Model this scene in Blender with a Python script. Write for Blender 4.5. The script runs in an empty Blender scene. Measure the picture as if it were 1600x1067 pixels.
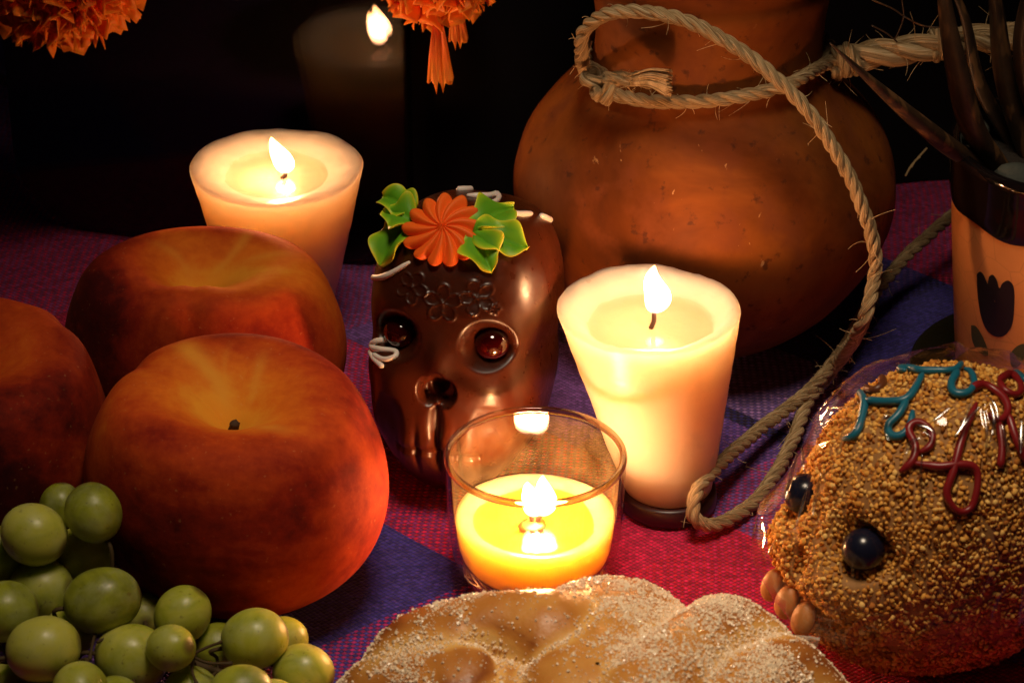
import bpy, math, random
import numpy as np
from mathutils import Vector, Matrix, noise
from mathutils.bvhtree import BVHTree
rnd = random.Random(7)
nr = np.random.default_rng(7)
S = 0.01                                            # everything below is written in centimetres
sc = bpy.context.scene
COL = sc.collection

# ------------------------------------------------------------------ camera
HFOV, DIST, PITCH = 20.0, 78.0, 30.0
pt = math.radians(PITCH)
FOC = 800 / math.tan(math.radians(HFOV / 2))
FW = np.array([0, math.cos(pt), -math.sin(pt)]); UP = np.array([0, math.sin(pt), math.cos(pt)]); RT = np.array([1., 0, 0])
CAM = -FW * DIST
cd = bpy.data.cameras.new('camera'); cam = bpy.data.objects.new('camera', cd); COL.objects.link(cam)
cam.location = CAM * S; cam.rotation_euler = (math.radians(90 - PITCH), 0, 0)
cd.angle = math.radians(HFOV); cd.sensor_width = 36; cd.clip_start = 0.02; cd.clip_end = 20
cd.dof.use_dof = True; cd.dof.focus_distance = 0.70; cd.dof.aperture_fstop = 40
sc.camera = cam

# ------------------------------------------------------------------ world, lamps, exposure
w = bpy.data.worlds.new('World'); sc.world = w; w.use_nodes = True
w.node_tree.nodes['Background'].inputs[0].default_value = (0.35, 0.36, 0.5, 1)
w.node_tree.nodes['Background'].inputs[1].default_value = 0.006
def area(name, loc, target, size, power, color):
    l = bpy.data.lights.new(name, 'AREA'); l.shape = 'DISK'; l.size = size * S; l.energy = power; l.color = color; l.spread = math.radians(54)
    o = bpy.data.objects.new(name, l); COL.objects.link(o); o.location = Vector(loc) * S
    o.rotation_euler = (Vector(target) - Vector(loc)).to_track_quat('-Z', 'Y').to_euler()
    return o
area('overhead_lamp', (3, -22, 56), (4.0, -14, 0), 16, 0.21, (1.0, 0.80, 0.58))
FLAME = 235.0
sc.view_settings.view_transform = 'Standard'; sc.view_settings.look = 'None'
sc.view_settings.exposure = 0.0; sc.view_settings.gamma = 1.0
sc.cycles.use_denoising = True
sc.cycles.max_bounces = 14; sc.cycles.transparent_max_bounces = 24; sc.cycles.transmission_bounces = 12
sc.cycles.diffuse_bounces = 5; sc.cycles.glossy_bounces = 6
sc.cycles.sample_clamp_indirect = 3.0
sc.cycles.caustics_reflective = True; sc.cycles.caustics_refractive = True

# ------------------------------------------------------------------ geometry helpers (cm)
def at(px, py, z=0.0):                               # where the sight line to a photo point meets height z
    d = FW + RT * (px - 800) / FOC - UP * (py - 533.5) / FOC
    return CAM + d * ((z - CAM[2]) / d[2])
def aty(px, py, y):                                  # ... meets depth y
    d = FW + RT * (px - 800) / FOC - UP * (py - 533.5) / FOC
    return CAM + d * ((y - CAM[1]) / d[1])
def ray(px, py):
    d = FW + RT * (px - 800) / FOC - UP * (py - 533.5) / FOC
    return Vector(CAM), Vector(d / np.linalg.norm(d))

def tag(o, label=None, cat=None, group=None, kind=None):
    if label: o['label'] = label
    if cat: o['category'] = cat
    if group: o['group'] = group
    if kind: o['kind'] = kind
    return o
def thing(name, label, cat, loc=(0, 0, 0), group=None):
    o = bpy.data.objects.new(name, None); COL.objects.link(o); o.location = Vector(loc) * S
    o.empty_display_size = 0.01; o['loc_cm'] = 0; del o['loc_cm']
    return tag(o, label, cat, group)
def mesh(name, V, F, mat=None, smooth=True):
    me = bpy.data.meshes.new(name)
    V = np.asarray(V, dtype=float)
    me.from_pydata((V * S).tolist(), [], F if isinstance(F, list) else F.tolist())
    if smooth: me.polygons.foreach_set('use_smooth', [True] * len(me.polygons))
    if mat:
        for m in (mat if isinstance(mat, (list, tuple)) else [mat]): me.materials.append(m)
    me.update()
    return me
def obj(name, V, F, mat, parent=None, smooth=True, kind=None):
    """V in world centimetres; the object is parented to the thing, which is only moved, never turned"""
    V = np.asarray(V, dtype=float)
    if parent is not None:
        base = parent; off = Vector((0, 0, 0))
        while base is not None: off += base.location; base = base.parent
        V = V - np.array(off) / S
    o = bpy.data.objects.new(name, mesh(name, V, F, mat, smooth)); COL.objects.link(o)
    if parent is not None: o.parent = parent
    if kind: o['kind'] = kind
    return o
def attr(o, name, data, typ='FLOAT'):
    a = o.data.attributes.new(name, typ, 'POINT')
    if typ == 'FLOAT': a.data.foreach_set('value', np.asarray(data, dtype=np.float32).ravel())
    else: a.data.foreach_set('vector', np.asarray(data, dtype=np.float32).ravel())

def gridfaces(n, m, wrap=False, off=0):
    F = []
    mm = m if wrap else m - 1
    for i in range(n - 1):
        for j in range(mm):
            a = i * m + j; b = i * m + (j + 1) % m
            F.append((a + off, b + off, b + m + off, a + m + off))
    return F
def lathe(prof, n=72, c=(0, 0), closed_ends=True, lean=None):
    """prof: list of (r, z); lean(z) -> (dx, dy)"""
    V = []; t = np.linspace(0, 2 * np.pi, n, endpoint=False)
    for r, z in prof:
        dx, dy = lean(z) if lean else (0, 0)
        V.append(np.stack([c[0] + dx + r * np.cos(t), c[1] + dy + r * np.sin(t), np.full(n, z)], 1))
    V = np.concatenate(V)
    return V, gridfaces(len(prof), n, True)
def spheregrid(nt, nph):
    """unit directions + faces (poles as tiny rings)"""
    th = np.linspace(0.004, np.pi - 0.004, nt); ph = np.linspace(0, 2 * np.pi, nph, endpoint=False)
    T, P = np.meshgrid(th, ph, indexing='ij')
    d = np.stack([np.sin(T) * np.cos(P), np.sin(T) * np.sin(P), np.cos(T)], -1).reshape(-1, 3)
    F = [(a, d_, c_, b) for a, b, c_, d_ in gridfaces(nt, nph, True)]
    F = gridfaces(nt, nph, True)
    F = [f[::-1] for f in F]
    return d, F, T.ravel(), P.ravel()
_kw = {}
def sn(P, scale=1.0, seed=0, oct=3, n=10):
    """smooth sum-of-sines noise, about -1..1"""
    P = np.asarray(P, float) * scale
    out = np.zeros(len(P)); amp = 1.0; tot = 0
    r = np.random.default_rng(seed + 100)
    for o in range(oct):
        K = r.normal(size=(n, 3)) * 1.6; ph = r.uniform(0, 6.28, n)
        out += amp * np.sin(P @ K.T + ph).mean(1) * 2.2; tot += amp
        amp *= .5; P = P * 2.1
    return out / tot * 1.3
def smst(a, b, x):
    t = np.clip((x - a) / (b - a), 0, 1); return t * t * (3 - 2 * t)
def catmull(pts, step=0.1):
    P = np.asarray(pts, float); out = []
    P = np.vstack([2 * P[0] - P[1], P, 2 * P[-1] - P[-2]])
    for i in range(1, len(P) - 2):
        p0, p1, p2, p3 = P[i - 1:i + 3]
        n = max(2, int(np.linalg.norm(p2 - p1) / step))
        for t in np.linspace(0, 1, n, endpoint=False):
            out.append(.5 * (2 * p1 + (p2 - p0) * t + (2 * p0 - 5 * p1 + 4 * p2 - p3) * t * t + (3 * p1 - p0 - 3 * p2 + p3) * t ** 3))
    out.append(P[-2]); return np.array(out)
def frames(P):
    T = np.gradient(P, axis=0); T /= np.linalg.norm(T, axis=1)[:, None] + 1e-9
    a = np.array([0, 0, 1.]) if abs(T[0][2]) < .9 else np.array([1., 0, 0])
    N = np.zeros_like(P); n = np.cross(T[0], a); n /= np.linalg.norm(n); N[0] = n
    for i in range(1, len(P)):
        n = n - T[i] * (n @ T[i]); n /= np.linalg.norm(n) + 1e-9; N[i] = n
    return T, N, np.cross(T, N)
def tube(P, R, n=8, caps=True, squash=1.0, off=0):
    P = np.asarray(P, float); R = np.broadcast_to(R, (len(P),))
    T, N, B = frames(P); t = np.linspace(0, 2 * np.pi, n, endpoint=False)
    V = P[:, None] + R[:, None, None] * (N[:, None] * np.cos(t)[None, :, None] + squash * B[:, None] * np.sin(t)[None, :, None])
    V = V.reshape(-1, 3); F = gridfaces(len(P), n, True)
    if caps:
        V = np.vstack([V, P[0] - T[0] * R[0] * .6, P[-1] + T[-1] * R[-1] * .6]); k = len(P) * n
        for j in range(n):
            F.append((j, k, (j + 1) % n)[::1]); F.append(((len(P) - 1) * n + j, (len(P) - 1) * n + (j + 1) % n, k + 1))
    if off: F = [tuple(i + off for i in f) for f in F]
    return V, F
def join(parts):
    V = []; F = []; k = 0
    for v, f in parts:
        V.append(np.asarray(v, float)); F += [tuple(i + k for i in q) for q in f]; k += len(v)
    return np.concatenate(V), F
def bvh(V, F): return BVHTree.FromPolygons([Vector(v) for v in V], F)

# ------------------------------------------------------------------ material helpers
class M:
    def __init__(s, name):
        s.m = bpy.data.materials.new(name); s.m.use_nodes = True; s.t = s.m.node_tree
        s.b = s.t.nodes['Principled BSDF']; s.out = s.t.nodes['Material Output']
    def n(s, typ, **k):
        nd = s.t.nodes.new(typ)
        for a, v in k.items():
            if a.startswith('_'): nd.inputs[a[1:].replace('_', ' ')].default_value = v
            else: setattr(nd, a, v)
        return nd
    def l(s, a, b): s.t.links.new(a, b)
    def set(s, **k):
        for a, v in k.items(): s.b.inputs[a.replace('_', ' ')].default_value = v
        return s
    def coord(s): return s.n('ShaderNodeTexCoord').outputs['Object']
    def noise(s, scale, detail=4, rough=.55, vec=None, dist=0.0):
        nd = s.n('ShaderNodeTexNoise'); nd.inputs['Scale'].default_value = scale; nd.inputs['Detail'].default_value = detail
        nd.inputs['Roughness'].default_value = rough; nd.inputs['Distortion'].default_value = dist
        s.l(vec if vec is not None else s.coord(), nd.inputs['Vector']); return nd.outputs['Fac']
    def ramp(s, fac, stops, interp='LINEAR'):
        r = s.n('ShaderNodeValToRGB'); r.color_ramp.interpolation = interp; e = r.color_ramp.elements
        while len(e) < len(stops): e.new(0.5)
        for el, (p, c) in zip(e, stops):
            el.position = p; el.color = (*c, 1) if len(c) == 3 else c
        s.l(fac, r.inputs[0]); return r.outputs[0]
    def math(s, op, a, b=None, c=None, clamp=False):
        nd = s.n('ShaderNodeMath', operation=op); nd.use_clamp = clamp
        for i, v in enumerate((a, b, c)):
            if v is None: continue
            if isinstance(v, (int, float)): nd.inputs[i].default_value = v
            else: s.l(v, nd.inputs[i])
        return nd.outputs[0]
    def mix(s, fac, a, b, blend='MIX'):
        nd = s.n('ShaderNodeMix', data_type='RGBA', blend_type=blend)
        for sock, v in ((nd.inputs[0], fac), (nd.inputs[6], a), (nd.inputs[7], b)):
            if isinstance(v, (int, float)): sock.default_value = v
            elif isinstance(v, tuple): sock.default_value = (*v, 1) if len(v) == 3 else v
            else: s.l(v, sock)
        return nd.outputs[2]
    def bump(s, h, strength=.5, dist=.1, normal=None):
        nd = s.n('ShaderNodeBump'); nd.inputs['Strength'].default_value = strength; nd.inputs['Distance'].default_value = dist * S
        s.l(h, nd.inputs['Height'])
        if normal is not None: s.l(normal, nd.inputs['Normal'])
        return nd.outputs[0]
    def attr(s, name):
        return s.n('ShaderNodeAttribute', attribute_name=name)
    def col(s, c): s.l(c, s.b.inputs['Base Color']); return s
    def nrm(s, c): s.l(c, s.b.inputs['Normal']); return s

def plain(name, color, rough=.5, spec=.5, **k):
    m = M(name); m.set(Base_Color=(*color, 1), Roughness=rough); m.b.inputs['Specular IOR Level'].default_value = spec
    for a, v in k.items(): m.b.inputs[a.replace('_', ' ')].default_value = v
    return m

def wax_mat(name, c, rad, scale, rough=.38):
    m = M(name); m.set(Base_Color=(*c, 1), Roughness=rough)
    m.b.inputs['Subsurface Weight'].default_value = 1.0
    m.b.inputs['Subsurface Radius'].default_value = rad
    m.b.inputs['Subsurface Scale'].default_value = scale * S
    m.b.inputs['Specular IOR Level'].default_value = .45
    v = m.coord()
    mp = m.n('ShaderNodeMapping'); mp.inputs['Scale'].default_value = (60, 60, 260); m.l(v, mp.inputs[0])
    h1 = m.noise(1.0, 3, vec=mp.outputs[0]); h2 = m.noise(420, 2)
    m.nrm(m.bump(m.math('ADD', h1, m.math('MULTIPLY', h2, .35)), .35, .05))
    spots = m.noise(330, 2)
    colr = m.mix(m.math('MULTIPLY', m.ramp(spots, [(.74, (0, 0, 0)), (.78, (1, 1, 1))]), .35), (*c, 1), (c[0] * .55, c[1] * .4, c[2] * .3, 1))
    m.col(colr)
    return m.m
WAX = wax_mat('cream_wax', (.50, .405, .30), (1.0, .77, .56), 5.0)
WAXY = wax_mat('yellow_wax', (.47, .36, .145), (1.0, .85, .4), 3.0)

def film_mat(name, tint, rough=.03, ior=1.45, bump=None):
    m = M(name); m.t.nodes.remove(m.b)
    tr = m.n('ShaderNodeBsdfTransparent'); tr.inputs[0].default_value = (*tint, 1)
    gl = m.n('ShaderNodeBsdfGlossy'); gl.inputs['Roughness'].default_value = rough
    geo = m.n('ShaderNodeNewGeometry'); dt = m.n('ShaderNodeVectorMath', operation='DOT_PRODUCT')
    m.l(geo.outputs['Incoming'], dt.inputs[0]); m.l(geo.outputs['Normal'], dt.inputs[1])
    f0 = ((ior - 1) / (ior + 1)) ** 2                     # Schlick, the same from both sides of the thin sheet
    fr = m.math('ADD', f0, m.math('MULTIPLY', 1 - f0, m.math('POWER', m.math('SUBTRACT', 1.0, m.math('ABSOLUTE', dt.outputs['Value'])), 5.0)), clamp=True)
    mx = m.n('ShaderNodeMixShader'); m.l(fr, mx.inputs[0]); m.l(tr.outputs[0], mx.inputs[1]); m.l(gl.outputs[0], mx.inputs[2])
    if bump:
        b = bump(m); m.l(b, gl.inputs['Normal']); m.l(b, dt.inputs[1])
    m.l(mx.outputs[0], m.out.inputs[0]); m.tr = tr; m.cos = dt.outputs['Value']
    return m
POOL = film_mat('molten_wax', (.975, .94, .87), .04, 1.44).m
POOLY = film_mat('molten_yellow_wax', (.98, .84, .35), .04, 1.44).m

def flame_mat(gain):
    m = M('flame'); m.t.nodes.remove(m.b)
    e = m.n('ShaderNodeEmission'); tr = m.n('ShaderNodeBsdfTransparent')
    h = m.attr('h').outputs['Fac']
    colr = m.ramp(h, [(0.0, (.25, .35, 1)), (.10, (1, .46, .26)), (.22, (1, .47, .20)), (.6, (1, .49, .22)), (1, (1, .38, .11))])
    st = m.ramp(h, [(0.0, (.003, .003, .003)), (.10, (.012, .012, .012)), (.24, (.5, .5, .5)), (.45, (1, 1, 1)), (.78, (.6, .6, .6)), (.93, (.10, .10, .10)), (1, (.02, .02, .02))])
    m.l(colr, e.inputs[0])
    geo = m.n('ShaderNodeNewGeometry'); dt = m.n('ShaderNodeVectorMath', operation='DOT_PRODUCT'); m.l(geo.outputs['Incoming'], dt.inputs[0]); m.l(geo.outputs['Normal'], dt.inputs[1])
    m.l(m.math('MULTIPLY', m.math('MULTIPLY', st, FLAME * gain), m.math('POWER', m.math('ABSOLUTE', dt.outputs['Value']), 2.0)), e.inputs[1])
    ad = m.n('ShaderNodeAddShader'); tr.inputs[0].default_value = (1, 1, 1, 1); m.l(e.outputs[0], ad.inputs[0]); m.l(tr.outputs[0], ad.inputs[1]); m.l(ad.outputs[0], m.out.inputs[0])
    m.m.cycles.emission_sampling = 'FRONT_BACK'
    return m.m
FLAMEM = flame_mat(1.0); FLAMEW = flame_mat(1.9)
WICK = plain('charred_wick', (.06, .03, .018), .8).m

# ------------------------------------------------------------------ setting: woven cloth
def cloth_mat():
    m = M('woven_cloth')
    sep = m.n('ShaderNodeSeparateXYZ'); m.l(m.coord(), sep.inputs[0])
    x = m.math('MULTIPLY', sep.outputs[0], 100); y = m.math('MULTIPLY', sep.outputs[1], 100)
    wob = m.math('MULTIPLY', m.math('SUBTRACT', m.noise(9, 2), .5), .9)
    a = m.math('ADD', m.math('ADD', m.math('MULTIPLY', x, -.602), m.math('MULTIPLY', y, .799)), wob)
    b = m.math('SUBTRACT', m.math('ADD', m.math('MULTIPLY', x, .682), m.math('MULTIPLY', y, .731)), wob)
    p = .112
    def stripes(v, lo, hi, st):
        f = m.math('DIVIDE', m.math('SUBTRACT', v, lo), hi - lo, clamp=True)
        return m.ramp(f, [((max(q, lo) - lo) / (hi - lo), c) for q, c in st], 'CONSTANT')
    mag = (.78, .018, .11); blue = (.070, .050, .36); lav = (.42, .22, .56); pur = (.28, .11, .46); blk = (.03, .012, .045); pale = (.80, .46, .76); red = (.80, .012, .03)
    warp = stripes(b, -60, 60, [(-60, blue), (-26, mag), (-22, pur), (-14.2, blue), (-8.6, mag), (-3, pur), (.78, blk), (1.0, lav), (4.6, blue), (10.4, mag), (17, pur), (24, blue), (31, mag)])
    weft = stripes(a, -60, 60, [(-60, blue), (-30, red), (-17, red), (-10.5, mag), (-8.5, blue), (-5.1, pale), (-4.85, blk), (-4.6, pur), (3.0, mag), (8.6, blk), (8.85, pur), (13.0, blue), (16.5, mag), (24, blue)])
    ua = m.math('DIVIDE', a, p); ub = m.math('DIVIDE', b, p)
    fa = m.math('FLOOR', ua); fb = m.math('FLOOR', ub)
    par = m.math('PINGPONG', m.math('ADD', fa, fb), 1.0)            # 0 / 1 checker: which thread is on top
    sa = m.math('ABSOLUTE', m.math('SINE', m.math('MULTIPLY', ua, math.pi))); sb = m.math('ABSOLUTE', m.math('SINE', m.math('MULTIPLY', ub, math.pi)))
    # warp on top: crown profile across b, rises and dips along a
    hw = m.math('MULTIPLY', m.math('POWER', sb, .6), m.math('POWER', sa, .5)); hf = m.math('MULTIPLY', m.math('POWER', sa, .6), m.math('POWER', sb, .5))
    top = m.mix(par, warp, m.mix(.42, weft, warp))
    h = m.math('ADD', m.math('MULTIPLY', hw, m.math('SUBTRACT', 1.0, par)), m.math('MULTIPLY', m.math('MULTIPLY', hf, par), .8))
    cmb = m.n('ShaderNodeCombineXYZ'); m.l(fa, cmb.inputs[0]); m.l(fb, cmb.inputs[1])
    wn = m.n('ShaderNodeTexWhiteNoise', noise_dimensions='2D'); m.l(cmb.outputs[0], wn.inputs['Vector'])
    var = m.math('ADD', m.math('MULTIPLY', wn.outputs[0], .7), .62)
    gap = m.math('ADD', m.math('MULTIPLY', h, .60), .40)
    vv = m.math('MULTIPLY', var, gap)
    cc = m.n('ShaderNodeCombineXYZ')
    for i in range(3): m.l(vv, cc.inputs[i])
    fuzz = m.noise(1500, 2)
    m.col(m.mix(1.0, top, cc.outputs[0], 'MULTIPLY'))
    hh = m.math('ADD', h, m.math('MULTIPLY', fuzz, .5))
    m.nrm(m.bump(hh, .9, .05)); m.set(Roughness=.85); m.b.inputs['Specular IOR Level'].default_value = .25
    m.b.inputs['Sheen Weight'].default_value = .12; m.b.inputs['Sheen Roughness'].default_value = .4
    return m.m
nx, ny = 150, 150
X, Y = np.meshgrid(np.linspace(-62, 62, nx), np.linspace(-70, 56, ny))
P = np.stack([X.ravel(), Y.ravel(), np.zeros(nx * ny)], 1)
P[:, 2] = sn(P, .11, 3, 2) * .07 - .07
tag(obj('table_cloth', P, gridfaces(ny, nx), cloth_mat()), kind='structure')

# ------------------------------------------------------------------ black glass panel standing behind the left candle
pn = np.array([-.256, -.967]); pn /= np.linalg.norm(pn); pdir = np.array([-pn[1], pn[0]]); p0 = np.array([-5.05, 4.24])
def rounded(w0, w1, z0, z1, r, n=10):
    out = []
    for cx, cz, a0 in ((w1 - r, z1 - r, 0), (w0 + r, z1 - r, 90), (w0 + r, z0 + r, 180), (w1 - r, z0 + r, 270)):
        for k in range(n + 1):
            a = math.radians(a0 + 90 * k / n); out.append((cx + r * math.cos(a), cz + r * math.sin(a)))
    return out
def slab(outline, d0, d1, bev=.06):
    """outline in panel (w, z), thick from depth d0 (front) to d1"""
    O = np.array(outline); c = O.mean(0); n = len(O); rings = []
    def ring(k, d):
        v = O - c; L = np.linalg.norm(v, axis=1)[:, None]; q = c + v * (1 - k / L)
        return np.concatenate([p0[None] + q[:, :1] * pdir[None] - d * pn[None], q[:, 1:]], 1)
    V = np.concatenate([ring(bev, d0), ring(0, d0 + bev), ring(0, d1 - bev), ring(bev, d1)])
    F = gridfaces(4, n, True); F = [f[::-1] for f in F]
    F.append(tuple(range(n))); F.append(tuple(range(4 * n - 1, 3 * n - 1, -1)))
    return V, F
W0, W1, ZT = -9.6, 2.2, 9.6
t = thing('dark_mirror', 'upright black glass panel with rounded lower corner mirroring a candle flame', 'mirror', (p0[0], p0[1], 0))
V, F = slab(rounded(W0, W1, 0.02, ZT, 2.2), .26, .8)
obj('backing_board', V, F, plain('black_lacquer', (.004, .003, .003), .5, .0).m, t, smooth=False)
V, F = slab(rounded(W0, W1, 0.02, ZT, 2.2), 0.0, .25, .03)
pm = film_mat('clear_sheet', (.92, .9, .88), .004, 1.45)
obj('glass_sheet', V, F, pm.m, t, smooth=False)

bd = catmull([(-3.3, 4.75, 0), (-1.2, 5.1, 0), (1.2, 6.1, 0), (4.5, 8.0, 0), (8.5, 9.0, 0), (14, 9.6, 0), (24, 10.5, 0), (40, 12, 0)], .5)
bd[:, 1] += .12 * np.sin(bd[:, 0] * 1.1); nb = len(bd)
V = np.concatenate([bd + [0, dy_, z_] for dy_, z_ in ((0, .01), (0, 34), (.3, 34), (.3, .01))])
F = gridfaces(4, nb) + [(k, k + 1, 3 * nb + k + 1, 3 * nb + k) for k in range(nb - 1)] + [(0, nb, 2 * nb, 3 * nb), (nb - 1, 4 * nb - 1, 3 * nb - 1, 2 * nb - 1)]
tag(obj('dark_backdrop', V, F, plain('black_felt', (.006, .004, .005), .95, .1).m), kind='structure')

# ------------------------------------------------------------------ candles
def flame(parent, base, tip, R, kind=0, name='flame', mat=None):
    base = np.array(base, float); tip = np.array(tip, float); L = np.linalg.norm(tip - base)
    us = np.linspace(0, 1, 26); V = []; H = []; n = 20; tt = np.linspace(0, 2 * np.pi, n, endpoint=False)
    for u in us:
        c = base + (tip - base) * u
        r = R * (math.sin(math.pi * min(1, u ** .75)) ** .8 * (1 - .35 * u) + .03)
        cx = 0.05 * L * math.sin(u * 5)
        V.append(np.stack([c[0] + cx + r * np.cos(tt), c[1] + r * np.sin(tt), np.full(n, c[2])], 1)); H += [u] * n
    V = np.concatenate(V); F = gridfaces(len(us), n, True); F.append(tuple(range(n))[::-1]); F.append(tuple(range(25 * n, 26 * n)))
    if kind:
        k = (V[:, 2] - base[2]) / L
        V[:, 0] += kind * np.sin(k * 7) * .05 * k
    o = obj(name, V, F, mat or FLAMEM, parent); attr(o, 'h', H); return o
def wax_profile(Rb, Rt, z0, zr, pool_r, pool_z, wall=.12):
    pr = [(0.01, z0), (Rb * .6, z0), (Rb - .08, z0), (Rb, z0 + .07)]
    for k in np.linspace(.05, 1, 26):
        pr.append((Rb + (Rt - Rb) * k ** .95, z0 + .07 + (zr - .14 - z0) * k))
    pr += [(Rt + .005, zr - .06), (Rt - .03, zr - .01), (Rt - .10, zr)]
    for k in np.linspace(.15, 1, 9):
        pr.append((Rt - .10 + (pool_r - Rt + .10) * k ** 1.0, zr - (zr - pool_z) * k ** 1.7))
    pr += [(pool_r * .93, pool_z - .07), (pool_r * .8, pool_z - .11), (pool_r * .4, pool_z - .12), (.01, pool_z - .12)]
    return pr
def votive(label, base, top, Rb, Rt, pool_r, pool_dz, seed, flame_args, holder):
    bx, by, z0 = base; tx, ty, zr = top
    t = thing('votive_candle', label, 'candle', (bx, by, 0), 'tapered cream votive candles')
    lean = lambda z: ((tx - bx) * (z - z0) / (zr - z0), (ty - by) * (z - z0) / (zr - z0))
    prof = wax_profile(Rb, Rt, z0, zr, pool_r, zr - pool_dz)
    V, F = lathe(prof, 96, (bx, by), lean=lean)
    d = sn(V, .9, seed, 3); ang = np.arctan2(V[:, 1] - by, V[:, 0] - bx)
    out = smst(z0 + .3, z0 + 1.2, V[:, 2])
    # rim uneven, side softly wavy with a few sags
    rim = smst(zr - .9, zr, V[:, 2])
    V[:, 2] += rim * (np.sin(ang * 2 + seed) * .018 + np.sin(ang * 5 + 2 * seed) * .012 + d * .04 + .02 * sn(V, 5.0, seed + 1, 2))
    cx = np.stack([bx + lean(V[:, 2])[0], by + lean(V[:, 2])[1]], 1)
    rad = V[:, :2] - cx; L = np.linalg.norm(rad, axis=1)[:, None] + 1e-6
    V[:, :2] += rad / L * ((d * .014 + .006 * np.sin(V[:, 2] * 9 + d * 3)) * out * (L[:, 0] > 1.0))[:, None]
    obj('wax_body', V, F, WAX, t)
    pz = zr - pool_dz; pc = (bx + lean(pz)[0], by + lean(pz)[1])
    V, F = lathe([(.01, pz - .02), (pool_r * .5, pz - .02), (pool_r * .98, pz - .015), (pool_r + .02, pz + .012)], 64, pc)
    obj('wax_pool', V, F, POOL, t)
    wb = np.array([pc[0] + flame_args['wx'], pc[1], pz - .12]); fb = np.array(flame_args['base']); ft = np.array(flame_args['tip'])
    wt = fb + (ft - fb) * .30
    P = catmull([wb, wb * .5 + fb * .5 + np.array([.03, 0, 0]), fb, wt], .03)
    V, F = tube(P, np.linspace(.06, .045, len(P)), 8); obj('wick', V, F, WICK, t)
    flame(t, fb, ft, flame_args['R'], flame_args.get('kind', 0))
    if holder:
        V, F = lathe([(.01, .0), (Rb - .02, .0), (Rb + .1, .05), (Rb + .12, .22), (Rb + .1, z0 - .05), (Rb + .03, z0 + .0), (Rb - .3, z0 + .001), (.01, z0 - .01)], 64, (bx, by))
        V[:, 2] = np.minimum(V[:, 2], z0 + .001)
        obj('holder_base', V, F, plain('dark_red_tin', (.035, .008, .010), .35, .5).m, t)
    return t
cf_top = at(1013, 480, 5.3); cf_base = at(1043, 786, 0.0)
fz = 5.3 - .44
fbase = aty(1022, 490, cf_top[1]); ftip = aty(1025, 414, cf_top[1])
votive('lit cream votive candle in front of the gourd beside the cord loop, tall flame', (cf_base[0], cf_base[1], .5), tuple(cf_top), 1.08, 2.17, 1.52, .44, 3,
       dict(wx=.02, base=fbase, tip=ftip, R=.36, kind=1), True)
cl_top = at(432, 258, 5.2); cl_base = at(446, 515, 0.0)
fbase = aty(446, 272, cl_top[1]); ftip = aty(427, 214, cl_top[1])
votive('lit cream votive candle behind the peaches in front of the black panel, flame leaning left', (cl_base[0], cl_base[1], .3), tuple(cl_top), 1.2, 2.25, 1.38, .28, 8,
       dict(wx=.12, base=fbase, tip=ftip, R=.31), True)

# ------------------------------------------------------------------ tealight in the glass cup
gc = at(836, 893, 0.0); gr = at(836, 722, 3.5)
gx, gy = (gc[0] + gr[0]) / 2, (gc[1] + gr[1]) / 2 + .1
t = thing('glass_candle', 'yellow wax candle burning low in a clear glass cup', 'candle', (gx, gy, 0))
ro = [(1.28, .02), (1.45, .06), (1.62, .17), (1.76, .36), (1.87, .62), (1.95, .95), (2.01, 1.4), (2.05, 2.0), (2.08, 2.7), (2.10, 3.3)]
ri = [(2.10 - .15, 3.3), (2.08 - .15, 2.7), (2.05 - .15, 2.0), (2.01 - .15, 1.4), (1.80, .97), (1.72, .70), (1.55, .48)]
gm = film_mat('clear_cup_glass', (.97, .95, .92), .01, 1.5)
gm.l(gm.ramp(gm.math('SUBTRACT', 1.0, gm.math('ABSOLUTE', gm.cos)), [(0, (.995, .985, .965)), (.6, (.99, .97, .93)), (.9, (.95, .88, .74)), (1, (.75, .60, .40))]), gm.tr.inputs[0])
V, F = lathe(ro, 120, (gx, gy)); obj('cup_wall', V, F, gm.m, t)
hz = film_mat('amber_haze_glass', (.985, .96, .92), .03, 1.5)               # amber haze mixed in to imitate flame glow reflected off the inner wall
lk = hz.out.inputs[0].links[0].from_socket; df = hz.n('ShaderNodeBsdfTranslucent'); df.inputs[0].default_value = (.9, .62, .30, 1); d2 = hz.n('ShaderNodeBsdfDiffuse'); d2.inputs[0].default_value = (.9, .62, .30, 1)
a1 = hz.n('ShaderNodeMixShader'); a1.inputs[0].default_value = .5; hz.l(df.outputs[0], a1.inputs[1]); hz.l(d2.outputs[0], a1.inputs[2])
a2 = hz.n('ShaderNodeMixShader'); hz.l(hz.ramp(hz.noise(140, 5, .65), [(.35, (.015, .015, .015)), (.75, (.075, .075, .075))]), a2.inputs[0]); hz.l(lk, a2.inputs[1]); hz.l(a1.outputs[0], a2.inputs[2]); hz.l(a2.outputs[0], hz.out.inputs[0])
V, F = lathe(ri, 120, (gx, gy)); obj('cup_lining', V, F, hz.m, t)
rg = M('thick_glass'); rg.set(Base_Color=(.97, .93, .86, 1), Roughness=.02, IOR=1.5); rg.b.inputs['Transmission Weight'].default_value = 1
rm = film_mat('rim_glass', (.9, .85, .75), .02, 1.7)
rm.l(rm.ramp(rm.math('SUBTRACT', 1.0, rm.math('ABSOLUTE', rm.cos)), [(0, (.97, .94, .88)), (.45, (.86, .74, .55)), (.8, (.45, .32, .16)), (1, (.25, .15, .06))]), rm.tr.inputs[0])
a = np.linspace(0, 2 * np.pi, 15)[:-1]
prof = [(2.03 + .085 * math.cos(q), 3.385 + .10 * math.sin(q)) for q in a] + [(2.115, 3.385)]
V, F = lathe(prof, 120, (gx, gy)); r2 = M('rim_of_cup'); r2.set(Base_Color=(.97, .90, .78, 1), Roughness=.02, IOR=1.5); r2.b.inputs['Transmission Weight'].default_value = 1
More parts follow.
